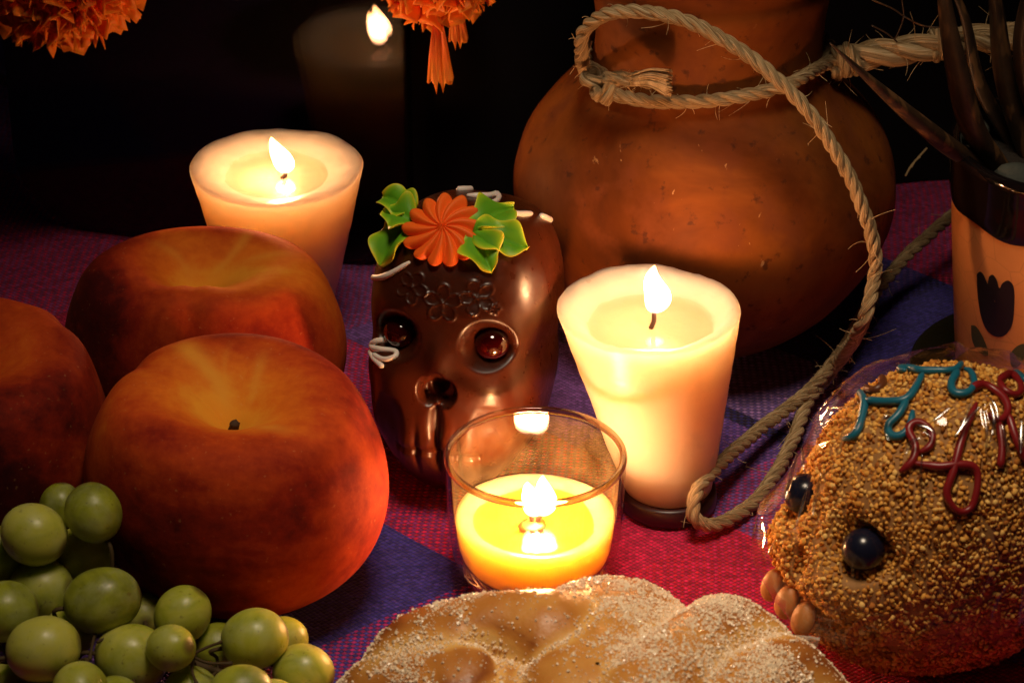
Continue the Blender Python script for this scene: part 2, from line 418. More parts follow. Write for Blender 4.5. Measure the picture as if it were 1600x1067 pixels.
tz = r2.n('ShaderNodeBsdfTransparent'); tz.inputs[0].default_value = (.93, .80, .60, 1); mz = r2.n('ShaderNodeMixShader'); mz.inputs[0].default_value = .38
r2.l(r2.b.outputs[0], mz.inputs[1]); r2.l(tz.outputs[0], mz.inputs[2]); r2.l(mz.outputs[0], r2.out.inputs[0])
obj('cup_rim', V, [f[::-1] for f in F], r2.m, t)
V, F = lathe([(.01, .12), (.9, .12), (1.2, .03), (1.27, .02), (1.42, .07), (1.58, .17), (1.70, .34), (1.62, .44), (1.45, .42), (.8, .36), (.01, .36)], 96, (gx, gy))
obj('cup_base', V, F, rg.m, t)
WZ = 1.72
prof = [(.01, .50), (1.40, .50), (1.56, .56), (1.70, .76), (1.78, 1.0), (1.82, 1.3), (1.845, WZ - .1), (1.85, WZ + .02), (1.80, WZ + .05), (1.70, WZ + .02), (1.55, WZ - .05), (1.42, WZ - .12), (1.3, WZ - .2), (.9, WZ - .24), (.01, WZ - .24)]
V, F = lathe(prof, 96, (gx, gy)); ang = np.arctan2(V[:, 1] - gy, V[:, 0] - gx)
V[:, 2] += smst(1.0, WZ, V[:, 2]) * (.03 * np.sin(ang * 3 + 1) + sn(V, 1.2, 4) * .03)
obj('yellow_wax', V, F, WAXY, t)
V, F = lathe([(.01, WZ - .14), (1.0, WZ - .14), (1.40, WZ - .13), (1.44, WZ - .11)], 64, (gx, gy)); obj('wax_pool', V, F, POOLY, t)
fb = np.array(aty(838, 806, gy)); 
wk = []
for dx in (-.10, .12):
    P = catmull([(gx + dx * .4, gy, WZ - .24), (gx + dx * .7, gy - .02, WZ - .02), (fb[0] + dx, gy, fb[2] + .12)], .03); wk.append(tube(P, .06, 8))
V, F = join(wk); obj('wick', V, F, WICK, t)
V, F = lathe([(.01, WZ - .2), (.3, WZ - .2), (.32, WZ - .15), (.2, WZ - .12), (.01, WZ - .11)], 24, (gx - .05, gy - .12)); V += (sn(V, 6, 2) * .03)[:, None]
obj('wick_clip', V, F, plain('burnt_wax', (.25, .10, .02), .4).m, t)
flame(t, aty(833, 806, gy), aty(827, 752, gy), .30, mat=FLAMEW)
flame(t, aty(847, 806, gy), aty(852, 742, gy), .30, mat=FLAMEW)

# ------------------------------------------------------------------ gourd
gcx, gcy = 5.02, .6
def gourd_mat():
    m = M('dried_gourd'); v = m.coord()
    n1 = m.noise(22, 5, .6, v, .6); n2 = m.noise(75, 4, .6, v); n3 = m.noise(260, 4, .6, v)
    c = m.ramp(n1, [(.25, (.055, .013, .003)), (.43, (.13, .032, .005)), (.58, (.225, .062, .009)), (.76, (.28, .088, .014))])
    c = m.mix(m.ramp(n2, [(.34, (.8, .8, .8)), (.48, (0, 0, 0))]), c, (.16, .042, .012, 1))
    c = m.mix(m.math('MULTIPLY', m.ramp(n3, [(.30, (1, 1, 1)), (.40, (0, 0, 0))]), .7), c, (.05, .015, .008, 1))
    mp = m.n('ShaderNodeMapping'); mp.inputs['Rotation'].default_value = (.3, .5, .4); mp.inputs['Scale'].default_value = (520, 160, 300); m.l(v, mp.inputs[0])
    sc_ = m.noise(1.0, 3, .6, mp.outputs[0], .5)
    big = m.noise(30, 2)
    k = m.math('MULTIPLY', m.ramp(sc_, [(.70, (0, 0, 0)), (.76, (1, 1, 1))]), m.ramp(big, [(.5, (0, 0, 0)), (.62, (1, 1, 1))]))
    c = m.mix(m.math('MULTIPLY', k, .8), c, (.52, .30, .13, 1))
    m.col(c); m.l(m.ramp(n2, [(.3, (.75, .75, .75)), (.7, (.55, .55, .55))]), m.b.inputs['Roughness'])
    m.nrm(m.bump(m.math('ADD', n2, m.math('MULTIPLY', n3, .4)), .28, .09)); m.b.inputs['Specular IOR Level'].default_value = .12
    return m.m
prof = [(.01, 0.0), (1.0, .0), (2.0, .28), (2.9, .78), (3.7, 1.5), (4.35, 2.35), (4.78, 3.25), (4.95, 4.15), (4.93, 4.9), (4.70, 5.7), (4.26, 6.45), (3.68, 7.15), (3.2, 7.65), (2.96, 8.05), (2.88, 8.7), (2.94, 9.6), (3.1, 10.3), (3.04, 10.55), (3.06, 10.8), (3.3, 11.3), (3.7, 12.0), (4.0, 13.0), (3.9, 14.2), (3.2, 15.4), (1.6, 16.3), (.01, 16.5)]
prof = [tuple(q) for q in catmull([(a, b, 0) for a, b in prof], .22)[:, :2]]
GV, GF = lathe([(max(a, .01), b) for a, b in prof], 120, (gcx, gcy))
d = sn(GV, .28, 5, 3); r = GV[:, :2] - [gcx, gcy]; GV[:, :2] += r * (d * .022)[:, None]
t = thing('gourd', 'large brown dried bottle gourd with cord tied round its neck', 'gourd', (gcx, gcy, 0))
obj('shell', GV, GF, gourd_mat(), t)
GB = bvh(GV, GF)
V, F = lathe([(.01, 16.4), (.35, 16.42), (.3, 16.9), (.22, 17.5), (.01, 17.6)], 16, (gcx, gcy)); obj('stub', V, F, plain('gourd_stub', (.12, .05, .02), .7).m, t)

# ------------------------------------------------------------------ peaches
def peach_mat(name, seed, yellow):
    m = M(name); v = m.coord()
    mp = m.n('ShaderNodeMapping'); mp.inputs['Location'].default_value = (seed * .31, seed * .17, seed * .23); m.l(v, mp.inputs[0]); v = mp.outputs[0]
    n1 = m.noise(17, 6, .58, v, .5); n2 = m.noise(260, 4, .7, v); cav = m.attr('cavity').outputs['Fac']; st = m.attr('streak').outputs['Fac']
    f = m.math('ADD', m.math('ADD', m.math('MULTIPLY', n1, 1.0), m.math('MULTIPLY', n2, .16)), m.math('MULTIPLY', cav, yellow))
    c = m.ramp(f, [(.40, (.022, .002, .003)), (.50, (.070, .005, .004)), (.60, (.24, .016, .005)), (.72, (.50, .060, .008)), (.86, (.72, .16, .012)), (1.0, (.80, .32, .026))])
    mp2 = m.n('ShaderNodeMapping'); mp2.inputs['Scale'].default_value = (1, 1, .12); m.l(v, mp2.inputs[0])
    c = m.mix(m.ramp(st, [(0, (0, 0, 0)), (1, (.6, .6, .6))]), c, (.78, .36, .04, 1))
    sp = m.noise(900, 1, .5, v)
    c = m.mix(m.math('MULTIPLY', m.ramp(sp, [(.70, (0, 0, 0)), (.8, (1, 1, 1))]), .15), c, (.75, .42, .16, 1))
    m.col(c); m.set(Roughness=.78)
    m.b.inputs['Specular IOR Level'].default_value = .10
    m.b.inputs['Sheen Weight'].default_value = .05; m.b.inputs['Sheen Roughness'].default_value = .5; m.b.inputs['Sheen Tint'].default_value = (1, .22, .06, 1)
    m.b.inputs['Subsurface Weight'].default_value = .12; m.b.inputs['Subsurface Radius'].default_value = (1, .3, .1); m.b.inputs['Subsurface Scale'].default_value = .25 * S
    m.nrm(m.bump(m.noise(1800, 2, .6), .18, .03))
    return m.m
def peach(label, c, R, squash, yaw, tilt, tiltdir, seed, yellow, stem=False, cavd=1.0, cleft=1.0, dip=1.0, streaks=()):
    t = thing('peach', label, 'peach', (c[0], c[1], 0), 'ripe red peaches')
    d, F, T, Ph = spheregrid(150, 200)
    # polar radius: cavity at the top, suture along phi = 0
    r = 1 - .60 * cavd * np.exp(-(T / .50) ** 2.0) + .075 * np.exp(-((T - .78) / .28) ** 2)
    ph = np.arctan2(np.sin(Ph), np.cos(Ph))
    cl = np.exp(-(ph / .16) ** 2) * smst(.03, .35, T) * (1 - smst(1.6, 2.9, T))
    wide = np.exp(-(ph / .5) ** 2) * (1 - smst(.4, 2.0, T))
    r -= cleft * (.04 * cl + .05 * wide) - dip * .13 * np.exp(-(ph / .40) ** 2) * np.exp(-((T - .5) / .40) ** 2)
    r -= .05 * np.exp(-((np.pi - T) / .35) ** 2) + .05 * smst(1.9, 2.9, T)
    r += .010 * sn(d, 1.3, seed, 2)
    P = d * r[:, None] * R; P[:, 2] *= squash[2]; P[:, 0] *= squash[0]; P[:, 1] *= squash[1]
    Rm = Matrix.Rotation(tilt, 3, Vector((math.cos(tiltdir), math.sin(tiltdir), 0))) @ Matrix.Rotation(yaw, 3, 'Z')
    P = P @ np.array(Rm).T
    zmin = P[:, 2].min(); off = np.array([c[0], c[1], -zmin]); P = P + off
    o = obj('flesh', P, F, peach_mat('peach_skin', seed, yellow), t)
    attr(o, 'cavity', np.exp(-(T / .62) ** 2))
    rs = np.random.default_rng(seed); st = np.zeros(len(T))
    for aw, t0, t1, wd, am in streaks:
        dp = np.arctan2(np.sin(Ph - math.radians(aw) + yaw), np.cos(Ph - math.radians(aw) + yaw)) * np.sin(T) + .05 * np.sin(T * 9 + aw)
        st = np.maximum(st, np.exp(-(dp / wd) ** 2) * smst(t0 - .10, t0 + .08, T) * (1 - smst(t1 - .12, t1 + .10, T)) * am)
    attr(o, 'streak', st)
    if stem:
        A = np.array(Rm) @ np.array([0, 0, 1.0]); b = off + A * R * squash[2] * (1 - .585 * cavd)
        P = catmull([b - A * .1, b + A * .05, b + A * .26 + np.array([.05, 0, 0])], .03)
        V, F = tube(P, np.linspace(.13, .11, len(P)), 9); V += (sn(V, 9, 3) * .03)[:, None]
        obj('stem', V, F, plain('dry_stem', (.045, .022, .008), .85).m, t)
    return t
pf = at(369, 745, 3.05); peach('largest front peach with stem stub, beside the glass cup', pf, 3.55, (1.0, .92, .93), math.radians(150), math.radians(6), 0.15, 11, .50, True, 1.0, .8, .35, ((118, .26, .74, .085, 1), (62, .26, .58, .05, .7), (-52, .45, .62, .06, .7), (95, .4, .6, .03, .4)))
pb = at(316, 545, 3.1); pb[1] += .75; peach('peach in shadow with deep cleft right in front of the back candle', pb, 3.60, (.76, .98, .86), math.radians(-92), math.radians(2), 0, 23, .30, False, 1.0, 1.2, 1.15, ((60, .3, .7, .05, .7), (130, .3, .6, .05, .5), (20, .45, .7, .06, .6)))
pl = at(-58, 676, 3.2); peach('mottled peach cut off by the left edge above the grapes', pl, 3.5, (1, .95, .95), math.radians(40), math.radians(8), 1.0, 37, .22)

# ------------------------------------------------------------------ skull-shaped sweets
def place(P, tilt, yaw, c, flat=.22):
    R = np.array(Matrix.Rotation(yaw, 3, 'Z') @ Matrix.Rotation(tilt, 3, 'X'))
    Q = P @ R.T; z0 = Q[:, 2].min() + flat
    Q[:, 2] = np.where(Q[:, 2] < z0, z0 + (Q[:, 2] - z0) * .06, Q[:, 2]) ; Q[:, 2] -= Q[:, 2].min()
    return Q + np.array([c[0], c[1], 0.0]), R
def superell(d, a, n):
    r = (np.abs(d / np.array(a)) ** n).sum(1) ** (-1 / n); return d * r[:, None]
def bowl(D, r0, r1): return 1 - smst(r0, r1, D)
def hit(B, px, py, off=0.0):
    o, d = ray(px, py); loc, nrm, i, dist = B.ray_cast(o, d)
    if loc is None: return None
    if nrm.dot(d) > 0: nrm = -nrm
    return np.array(loc + nrm * off), np.array(nrm)
def on_surface(B, pts, off):
    out = []
    fine = []
    for (x0, y0), (x1, y1) in zip(pts[:-1], pts[1:]):
        n = max(1, int(math.hypot(x1 - x0, y1 - y0) / 5))
        fine += [(x0 + (x1 - x0) * k / n, y0 + (y1 - y0) * k / n) for k in range(n)]
    fine.append(pts[-1])
    for p in fine:
        h = hit(B, *p, off=off)
        if h is not None: out.append(h[0])
    out = np.array(out)
    if len(out) > 4:
        for _ in range(2): out[1:-1] = (out[:-2] + 2 * out[1:-1] + out[2:]) / 4
    return out
def piped(B, pts, R, off=.03):
    px = catmull([(a, b, 0) for a, b in pts], 4)[:, :2]
    P = on_surface(B, [tuple(q) for q in px], off)
    if len(P) < 4: return None
    P = catmull(P[::2] if len(P) > 8 else P, .05); k = np.linspace(0, 1, len(P))
    rr = R * (1 + .12 * np.sin(k * len(P) * .13) + .06 * np.sin(k * len(P) * .41)) * np.minimum(1, .55 + 6 * np.minimum(k, 1 - k))
    return tube(P, rr, 9)

# chocolate skull
d, F, T, Ph = spheregrid(400, 540)
P = superell(d, (2.20, 2.7, 3.2), 2.9)
x, y, z = P.T.copy()
k = smst(-3.5, -1.9, z); x *= .76 + .24 * k; y = np.where(y < 0, y * (.84 + .16 * k), y)
x *= 1 - .05 * np.exp(-((z + .2) / .5) ** 2)
front = smst(.2, -1.2, y)
dep = np.zeros(len(x))
for s in (-1, 1):
    D = np.hypot((x - s * 1.12) / 1.0, (z - .05) / .95); dep += .72 * bowl(D, .14, .72)
    dep -= .06 * np.exp(-(((x - s * 1.0) / .75) ** 2 + ((z - .85) / .28) ** 2))
    dep -= .07 * np.exp(-(((x - s * 1.35) / .5) ** 2 + ((z + .95) / .35) ** 2))
    dep += .42 * bowl(np.hypot(x - s * .20, (z + 1.18) / 1.25), .12, .33)
    dep += .16 * bowl(np.hypot((x - s * 1.25) / .6, (z + 2.0) / .7), .2, .9)
dep += .34 * bowl(np.hypot(x, (z + .98) / 1.3), .08, .26)
dep -= .14 * np.exp(-((x / .3) ** 2 + ((z + .45) / .5) ** 2))
dep += .20 * np.exp(-(x / (.10 + .05 * np.abs(np.sin(z * 6)))) ** 2) * smst(-1.4, -1.6, z) * smst(-2.75, -2.4, z)
tm = np.exp(-((z + 2.35) / .33) ** 2) * smst(1.15, .8, np.abs(x))
dep += tm * (-.10 + .13 * np.abs(np.cos(x * 6.2)) ** 8) + .12 * np.exp(-((z + 2.33) / .06) ** 2) * smst(1.1, .9, np.abs(x))
for fx, fz_, fr, ph0 in ((-.78, 1.28, .40, .2), (.02, 1.00, .46, .9), (.82, 1.22, .42, .5), (1.25, .98, .12, 0)):
    rho = np.hypot(x - fx, (z - fz_)); th = np.arctan2(z - fz_, x - fx) + ph0
    rp = fr * (.42 + .58 * np.abs(np.cos(2.5 * th)) ** .7)
    dep -= .038 * np.exp(-((rho - rp) / .03) ** 2) + .05 * np.exp(-(rho / .07) ** 2) - .03 * bowl(rho, 0, fr * .9) * np.abs(np.cos(2.5 * th))
y = y + dep * front
z = np.where(z < -1.5, -1.5 + (z + 1.5) * 1.55, z); z = np.where(z > .8, .8 + (z - .8) * .97, z)
P = np.stack([x, y, z], 1); P += d * (sn(P, .8, 9, 2) * .02)[:, None]
sk_c = (-1.10, -5.85)
V, R = place(P, math.radians(-17), math.radians(-14), sk_c)
skz = (V - P @ R.T).mean(0)
t = thing('chocolate_skull', 'dark chocolate skull wearing an orange icing flower and green icing leaves', 'sweet', (sk_c[0], sk_c[1], 0))
ch = M('dark_chocolate'); n = ch.noise(70, 3); n2 = ch.noise(420, 3)
ch.col(ch.ramp(n, [(.3, (.030, .0052, .0014)), (.7, (.055, .0105, .0026))])); ch.l(ch.ramp(n2, [(.3, (.26, .26, .26)), (.7, (.40, .40, .40))]), ch.b.inputs['Roughness'])
ch.b.inputs['Subsurface Weight'].default_value = .15; ch.b.inputs['Subsurface Radius'].default_value = (1, .35, .2); ch.b.inputs['Subsurface Scale'].default_value = .12 * S
ch.b.inputs['Specular IOR Level'].default_value = .35
ch.nrm(ch.bump(ch.math('ADD', n, ch.math('MULTIPLY', n2, .25)), .12, .06))
obj('moulded_head', V, F, ch.m, t)
SB = bvh(V, F)
gem = M('red_sugar_gem'); gem.set(Base_Color=(.055, .0015, .0012, 1), Roughness=.05, IOR=1.5); gem.b.inputs['Transmission Weight'].default_value = .55; gem.b.inputs['Coat Weight'].default_value = .6
dd, FF, _, _ = spheregrid(40, 48)
for s in (-1, 1):
    c = np.array([s * 1.12, -2.02, .03]) @ R.T + skz
    obj('eye', dd * np.array([.42, .42, .40]) + c, FF, gem.m, t)
ICO = plain('orange_icing', (.88, .14, .012), .55, .28, Subsurface_Weight=.3, Subsurface_Scale=.15 * S).m
ICW = plain('white_icing', (.78, .68, .60), .4, .4, Subsurface_Weight=.25, Subsurface_Scale=.1 * S).m
def axes(nv):
    nv = nv / np.linalg.norm(nv); u = np.cross(nv, [0, 0, 1.]); u /= np.linalg.norm(u); return u, np.cross(u, nv) * -1, nv
c, nv = hit(SB, 693, 362); nv = nv * .8 + np.array([0, -.5, .25]) * .6; u, v, nv = axes(nv)
nr_, na = 26, 260; rr = np.linspace(.01, 1, nr_); aa = np.linspace(0, 2 * np.pi, na, endpoint=False); NP = 13
Vf = []
for q in rr:
    th = aa + .38 * (1 - q)
    pk = np.abs(np.cos(NP / 2 * aa)); Rr = .97 * q * (1 - .20 * (1 - pk ** .7) * q ** 1.2) * (1 + .035 * np.sin(aa * 3 + 1))
    hgt = .13 + .16 * (1 - q ** 2) + .17 * (pk ** 1.3 - .45) * q ** .6 * (1 - .45 * q ** 4) - .08 * q ** 3
    if q < .12: hgt += .05
    Vf.append(c + (u * (Rr * np.cos(th))[:, None] + v * (Rr * np.sin(th))[:, None] + nv * hgt[:, None]))
for q, hz in ((.97, -.05), (.6, -.22), (.02, -.25)):
    pk = np.abs(np.cos(NP / 2 * aa)); Rr = .92 * q * (1 - .20 * (1 - pk ** .7) * min(1, q) ** 1.2)
    Vf.append(c + (u * (Rr * np.cos(aa))[:, None] + v * (Rr * np.sin(aa))[:, None] + nv * hz))
obj('icing_flower', np.concatenate(Vf), gridfaces(len(Vf), na, True), ICO, t)
lm = M('green_icing'); e = lm.attr('edge').outputs['Fac']; nz = lm.noise(90, 3)
lm.col(lm.ramp(lm.math('ADD', e, lm.math('MULTIPLY', lm.math('SUBTRACT', nz, .5), .5)), [(.15, (.11, .33, .010)), (.5, (.28, .50, .012)), (.85, (.72, .62, .03))]))
lm.set(Roughness=.5); lm.b.inputs['Specular IOR Level'].default_value = .35; lm.b.inputs['Subsurface Weight'].default_value = .2; lm.b.inputs['Subsurface Scale'].default_value = .1 * S
def icing_leaf(b, tip, width, seed, lift=.1, up=(0, -.4, .5)):
    hb, ht = hit(SB, *b), hit(SB, *tip)
    B0, n0 = hb; 
    T0, n1 = ht if ht is not None else (B0 + (B0 - c), n0)
    nv = n0 + n1 + np.array(up); ax = T0 - B0; L = np.linalg.norm(ax); ax /= L; sd = np.cross(nv, ax); sd /= np.linalg.norm(sd); nv = np.cross(ax, sd)
    us = np.linspace(0, 1, 40); m = 40; tt = np.linspace(0, 2 * np.pi, m, endpoint=False); Vl = []; E = []
    for q in us:
        wd = width * (math.sin(math.pi * min(1, (q * .93 + .07)) ** .85) ** .75 + .04) * 1.2 * (1 + .20 * math.sin(q * 9 + seed))
        cv = np.cos(tt); ruf = .12 * np.sin(q * 9 + seed + cv * 1.2) * np.abs(cv) ** 1.5
        bend = lift + .10 * math.sin(math.pi * q)
        hh = bend + .20 * np.abs(cv) ** 1.6 * (.5 + .5 * math.sin(math.pi * q)) + ruf + .075 * np.sin(tt) - .10 * np.exp(-(cv / .16) ** 2) * (np.sin(tt) > 0)
        Vl.append(B0 + ax * (q * L) + sd * (wd * cv)[:, None] + nv * hh[:, None]); E.append(np.abs(cv) ** 2.5 * .8 + .4 * smst(.7, 1, np.full(m, q)))
    Vl = np.concatenate(Vl); Fl = gridfaces(40, m, True); Fl += [tuple(range(m))[::-1], tuple(range(39 * m, 40 * m))]
    o = obj('icing_leaf', Vl, Fl, lm.m, t); attr(o, 'edge', np.concatenate(E))
icing_leaf((647, 338), (655, 288), .36, 1.0, .12)
icing_leaf((648, 350), (597, 352), .38, 5.2, .10)
icing_leaf((640, 352), (598, 418), .46, 2.0, .06)
icing_leaf((738, 362), (800, 332), .40, 3.1, .12)
icing_leaf((736, 368), (822, 392), .42, .6, .10)
icing_leaf((738, 366), (768, 428), .40, 4.4, .08)
for pts in ([(678, 293), (705, 290), (740, 284), (760, 284), (790, 291)], [(714, 298), (750, 297), (790, 299), (815, 305), (826, 310)],
            [(730, 307), (746, 308), (770, 307), (775, 303), (781, 311), (774, 317), (753, 321), (746, 328)],
            [(765, 325), (788, 330), (807, 336), (830, 335)], [(843, 338), (855, 343), (866, 349)],
            [(576, 398), (575, 421), (584, 434), (601, 433), (622, 422), (641, 410)],
            [(631, 534), (603, 532), (584, 535), (582, 543), (600, 547), (620, 550), (620, 558), (602, 562), (588, 556), (580, 548)], [(580, 548), (586, 560), (600, 573)]):
    r_ = piped(SB, pts, .072)
    if r_: obj('icing_line', r_[0], r_[1], ICW, t)

# amaranth skull in cellophane
d, F, T, Ph = spheregrid(150, 200)
def am_shape(d):
    P = superell(d, (2.75, 3.35, 3.3), 2.35); x, y, z = P.T.copy()
    k = smst(-3.2, -.2, z); x *= .76 + .24 * k; y = np.where(y < 0, y * (.93 + .07 * k), y)
    z = np.where(z > 0, z * 1.14, z); y = np.where(y < 0, y * (1 + .17 * smst(.4, -1.9, z)), y)
    return np.stack([x, y, z], 1)
P = am_shape(d); x, y, z = P.T.copy(); front = smst(.2, -1.4, y); dep = np.zeros(len(x))
for s in (-1, 1):
    dep += .62 * bowl(np.hypot(x - s * 1.2, z - .05), .30, .85); dep -= .12 * np.exp(-(((x - s * 1.3) / .6) ** 2 + ((z + 1.0) / .4) ** 2))
dep += .40 * bowl(np.hypot(x / .8, (z + 1.0) / 1.1), .08, .5)
dep += .22 * np.exp(-((z + 1.75) / .22) ** 2) * smst(1.6, 1.1, np.abs(x))
P[:, 1] += dep * front; P += d * (sn(P, .9, 4, 3) * .06)[:, None]
am_c = (9.45, -13.95); TILT, YAW = math.radians(-20), math.radians(-64)
V, R = place(P, TILT, YAW, am_c); amz = (V - P @ R.T).mean(0)
t = thing('amaranth_skull', 'golden amaranth seed skull with dark ball eyes wrapped in clear cellophane', 'sweet', (am_c[0], am_c[1], 0))
obj('packed_core', V, F, plain('seed_core', (.34, .16, .045), .8).m, t); AB = bvh(V, F)
# grains
tri = np.array([f[:3] for f in F] + [(f[0], f[2], f[3]) for f in F]); A = V[tri]
nrm = np.cross(A[:, 1] - A[:, 0], A[:, 2] - A[:, 0]); ar = np.linalg.norm(nrm, axis=1) / 2; nrm /= (2 * ar[:, None] + 1e-12)
if (nrm * (A.mean(1) - V.mean(0))).sum(1).mean() < 0: nrm = -nrm
vis = (nrm @ -FW > -.45) & (A.mean(1)[:, 2] > .05)
pr = ar * vis; pr /= pr.sum()
idx = nr.choice(len(tri), 52000, p=pr); ww = nr.dirichlet((1, 1, 1), len(idx)); Q = (A[idx] * ww[:, :, None]).sum(1); QN = nrm[idx]
cell = {}; keep = []; md = .088
for i, q in enumerate(Q):
    key = tuple((q / md).astype(int)); ok = True
    for a in (-1, 0, 1):
        for b in (-1, 0, 1):
            for c_ in (-1, 0, 1):
                for j in cell.get((key[0] + a, key[1] + b, key[2] + c_), ()):
                    if ((Q[j] - q) ** 2).sum() < md * md: ok = False; break
                if not ok: break
            if not ok: break
        if not ok: break
    if ok: cell.setdefault(key, []).append(i); keep.append(i)
import bmesh
bm = bmesh.new(); bmesh.ops.create_icosphere(bm, subdivisions=2, radius=1.0)
IV = np.array([v.co[:] for v in bm.verts]); IF = [tuple(v.index for v in f.verts) for f in bm.faces]; bm.free()
bm = bmesh.new(); bmesh.ops.create_icosphere(bm, subdivisions=1, radius=1.0)
IV1 = np.array([v.co[:] for v in bm.verts]); IF1 = np.array([tuple(v.index for v in f.verts) for f in bm.faces]); bm.free()
var = []
for s in range(6):
    q = IV1 * (1 + .42 * sn(IV1, 1.8, 40 + s, 2))[:, None]; rho = np.hypot(q[:, 0], q[:, 1])
    q = q * np.array([1, .92, .72]); q[:, 2] -= .55 * np.exp(-(rho / .38) ** 2) * (q[:, 2] > 0); var.append(q)
clump = sn(Q, 3.2, 88, 2); n = len(keep); GVv = np.zeros((n, len(IV1), 3)); tone = np.zeros((n, len(IV1)))
for k_, i in enumerate(keep):
    r_ = rnd.choice((.050, .060, .070, .082)) * rnd.uniform(.9, 1.1); M3 = np.array(Vector(QN[i] + nr.normal(size=3) * .6).to_track_quat('Z', 'Y').to_matrix()) @ np.array(Matrix.Rotation(rnd.uniform(0, 6.28), 3, 'Z'))
    GVv[k_] = var[k_ % 6] @ M3.T * r_ + Q[i] + QN[i] * (rnd.uniform(.0, .05) + .05 * clump[i]); tone[k_] = rnd.random()
gf = (IF1[None] + (np.arange(n) * len(IV1))[:, None, None]).reshape(-1, 3)
gmx = M('amaranth_grain'); tn = gmx.attr('tone').outputs['Fac']
gmx.col(gmx.ramp(tn, [(0, (.36, .11, .02)), (.2, (.64, .27, .045)), (.65, (.82, .42, .085)), (1, (.90, .58, .18))])); gmx.set(Roughness=.85); gmx.b.inputs['Specular IOR Level'].default_value = .15
gmx.b.inputs['Subsurface Weight'].default_value = .0
o = obj('grain', GVv.reshape(-1, 3), gf, gmx.m, t, kind='stuff'); attr(o, 'tone', tone.ravel())
print('grains', n)
NAVY = plain('dark_candy', (.008, .009, .022), .22, .5).m
for s, yy in ((-1, -2.98), (1, -2.98)):
    c = np.array([s * 1.2, yy, .05]) @ R.T + amz
    obj('eye', dd * .46 + c, FF, NAVY, t)
TT = plain('almond_tooth', (.46, .19, .05), .5, .4).m
for lx, lz, sx in ((-.85, -2.05, .26), (-.2, -2.1, .30), (.5, -2.1, .30)):
    q = dd * np.array([sx, .24, .40]); q[:, 2] -= .1 * np.abs(q[:, 0])
    obj('tooth', (q + np.array([lx, -3.2, lz])) @ R.T + amz, FF, TT, t)
def crop(pts): return [(1160 + a * .5128, 520 + b * .5128) for a, b in pts]
TEAL = plain('teal_icing', (.010, .13, .20), .35, .5).m; RED = plain('dark_red_icing', (.22, .010, .012), .35, .5).m; BRN = plain('brown_icing', (.12, .035, .012), .4, .5).m
for m_, sets in ((TEAL, ([(318, 330), (355, 315), (375, 260), (382, 215), (360, 185), (332, 190), (328, 215)], [(385, 215), (440, 220), (500, 215), (530, 180), (545, 150), (555, 130)],
                        [(505, 215), (480, 260), (450, 290), (455, 320), (490, 320), (515, 290), (525, 240)], [(500, 130), (468, 118), (468, 98), (500, 95), (532, 108), (530, 128), (600, 130), (650, 125), (670, 100), (690, 80)],
                        [(655, 130), (635, 165), (645, 195), (685, 195), (705, 165), (690, 130), (665, 122)], [(690, 80), (740, 90), (790, 110), (830, 140), (856, 160)])),
                 (RED, ([(485, 425), (520, 395), (530, 350), (510, 300), (540, 280), (580, 310), (575, 350), (540, 370)], [(525, 400), (600, 410), (640, 405), (700, 410), (710, 460), (690, 530), (650, 540), (620, 490), (640, 420), (660, 340), (690, 270), (710, 225)],
                        [(690, 185), (730, 170), (790, 210), (800, 250), (770, 275), (740, 250)], [(775, 160), (810, 138), (842, 170), (835, 200), (795, 190), (775, 160)], [(775, 280), (782, 350), (775, 410)], [(800, 255), (830, 340), (855, 390)])),
                 (BRN, ([(378, 150), (410, 130), (436, 155), (420, 185), (388, 185), (377, 152)], [(540, 105), (575, 95), (590, 115)]))):
    for pts in sets:
        r_ = piped(AB, crop(pts), .085, .12)
        if r_: obj('icing_line', r_[0], r_[1], m_, t)
# wrap: a taut skin with creases
ds, Fs, Ts, Ps = spheregrid(230, 300)
Q = am_shape(ds); Q = Q * 1.045 + ds * .05
Q[:, 1] -= .30 * np.exp(-((Q[:, 1] + 3.3) / 1.2) ** 2) * smst(1.0, -1.5, Q[:, 2])
rg_ = 1 - np.abs(sn(Q * np.array([1.0, 1.0, .45]), 1.1, 71, 2)); rg2 = 1 - np.abs(sn(Q * np.array([.7, 1, 1.1]), 2.4, 72, 2))
Q += ds * (.13 * rg_ ** 6 + .015 * rg2 ** 8 - .03)[:, None]
V2, _ = place(Q, TILT, YAW, am_c, .3); V2[:, 2] = np.maximum(V2[:, 2], .012)
fm = film_mat('cellophane', (.975, .965, .955), .035, 1.5)
obj('cellophane_wrap', V2, Fs, fm.m, t); CB = bvh(V2, Fs)
fold = film_mat('cellophane_fold', (.93, .91, .89), .16, 3.2)
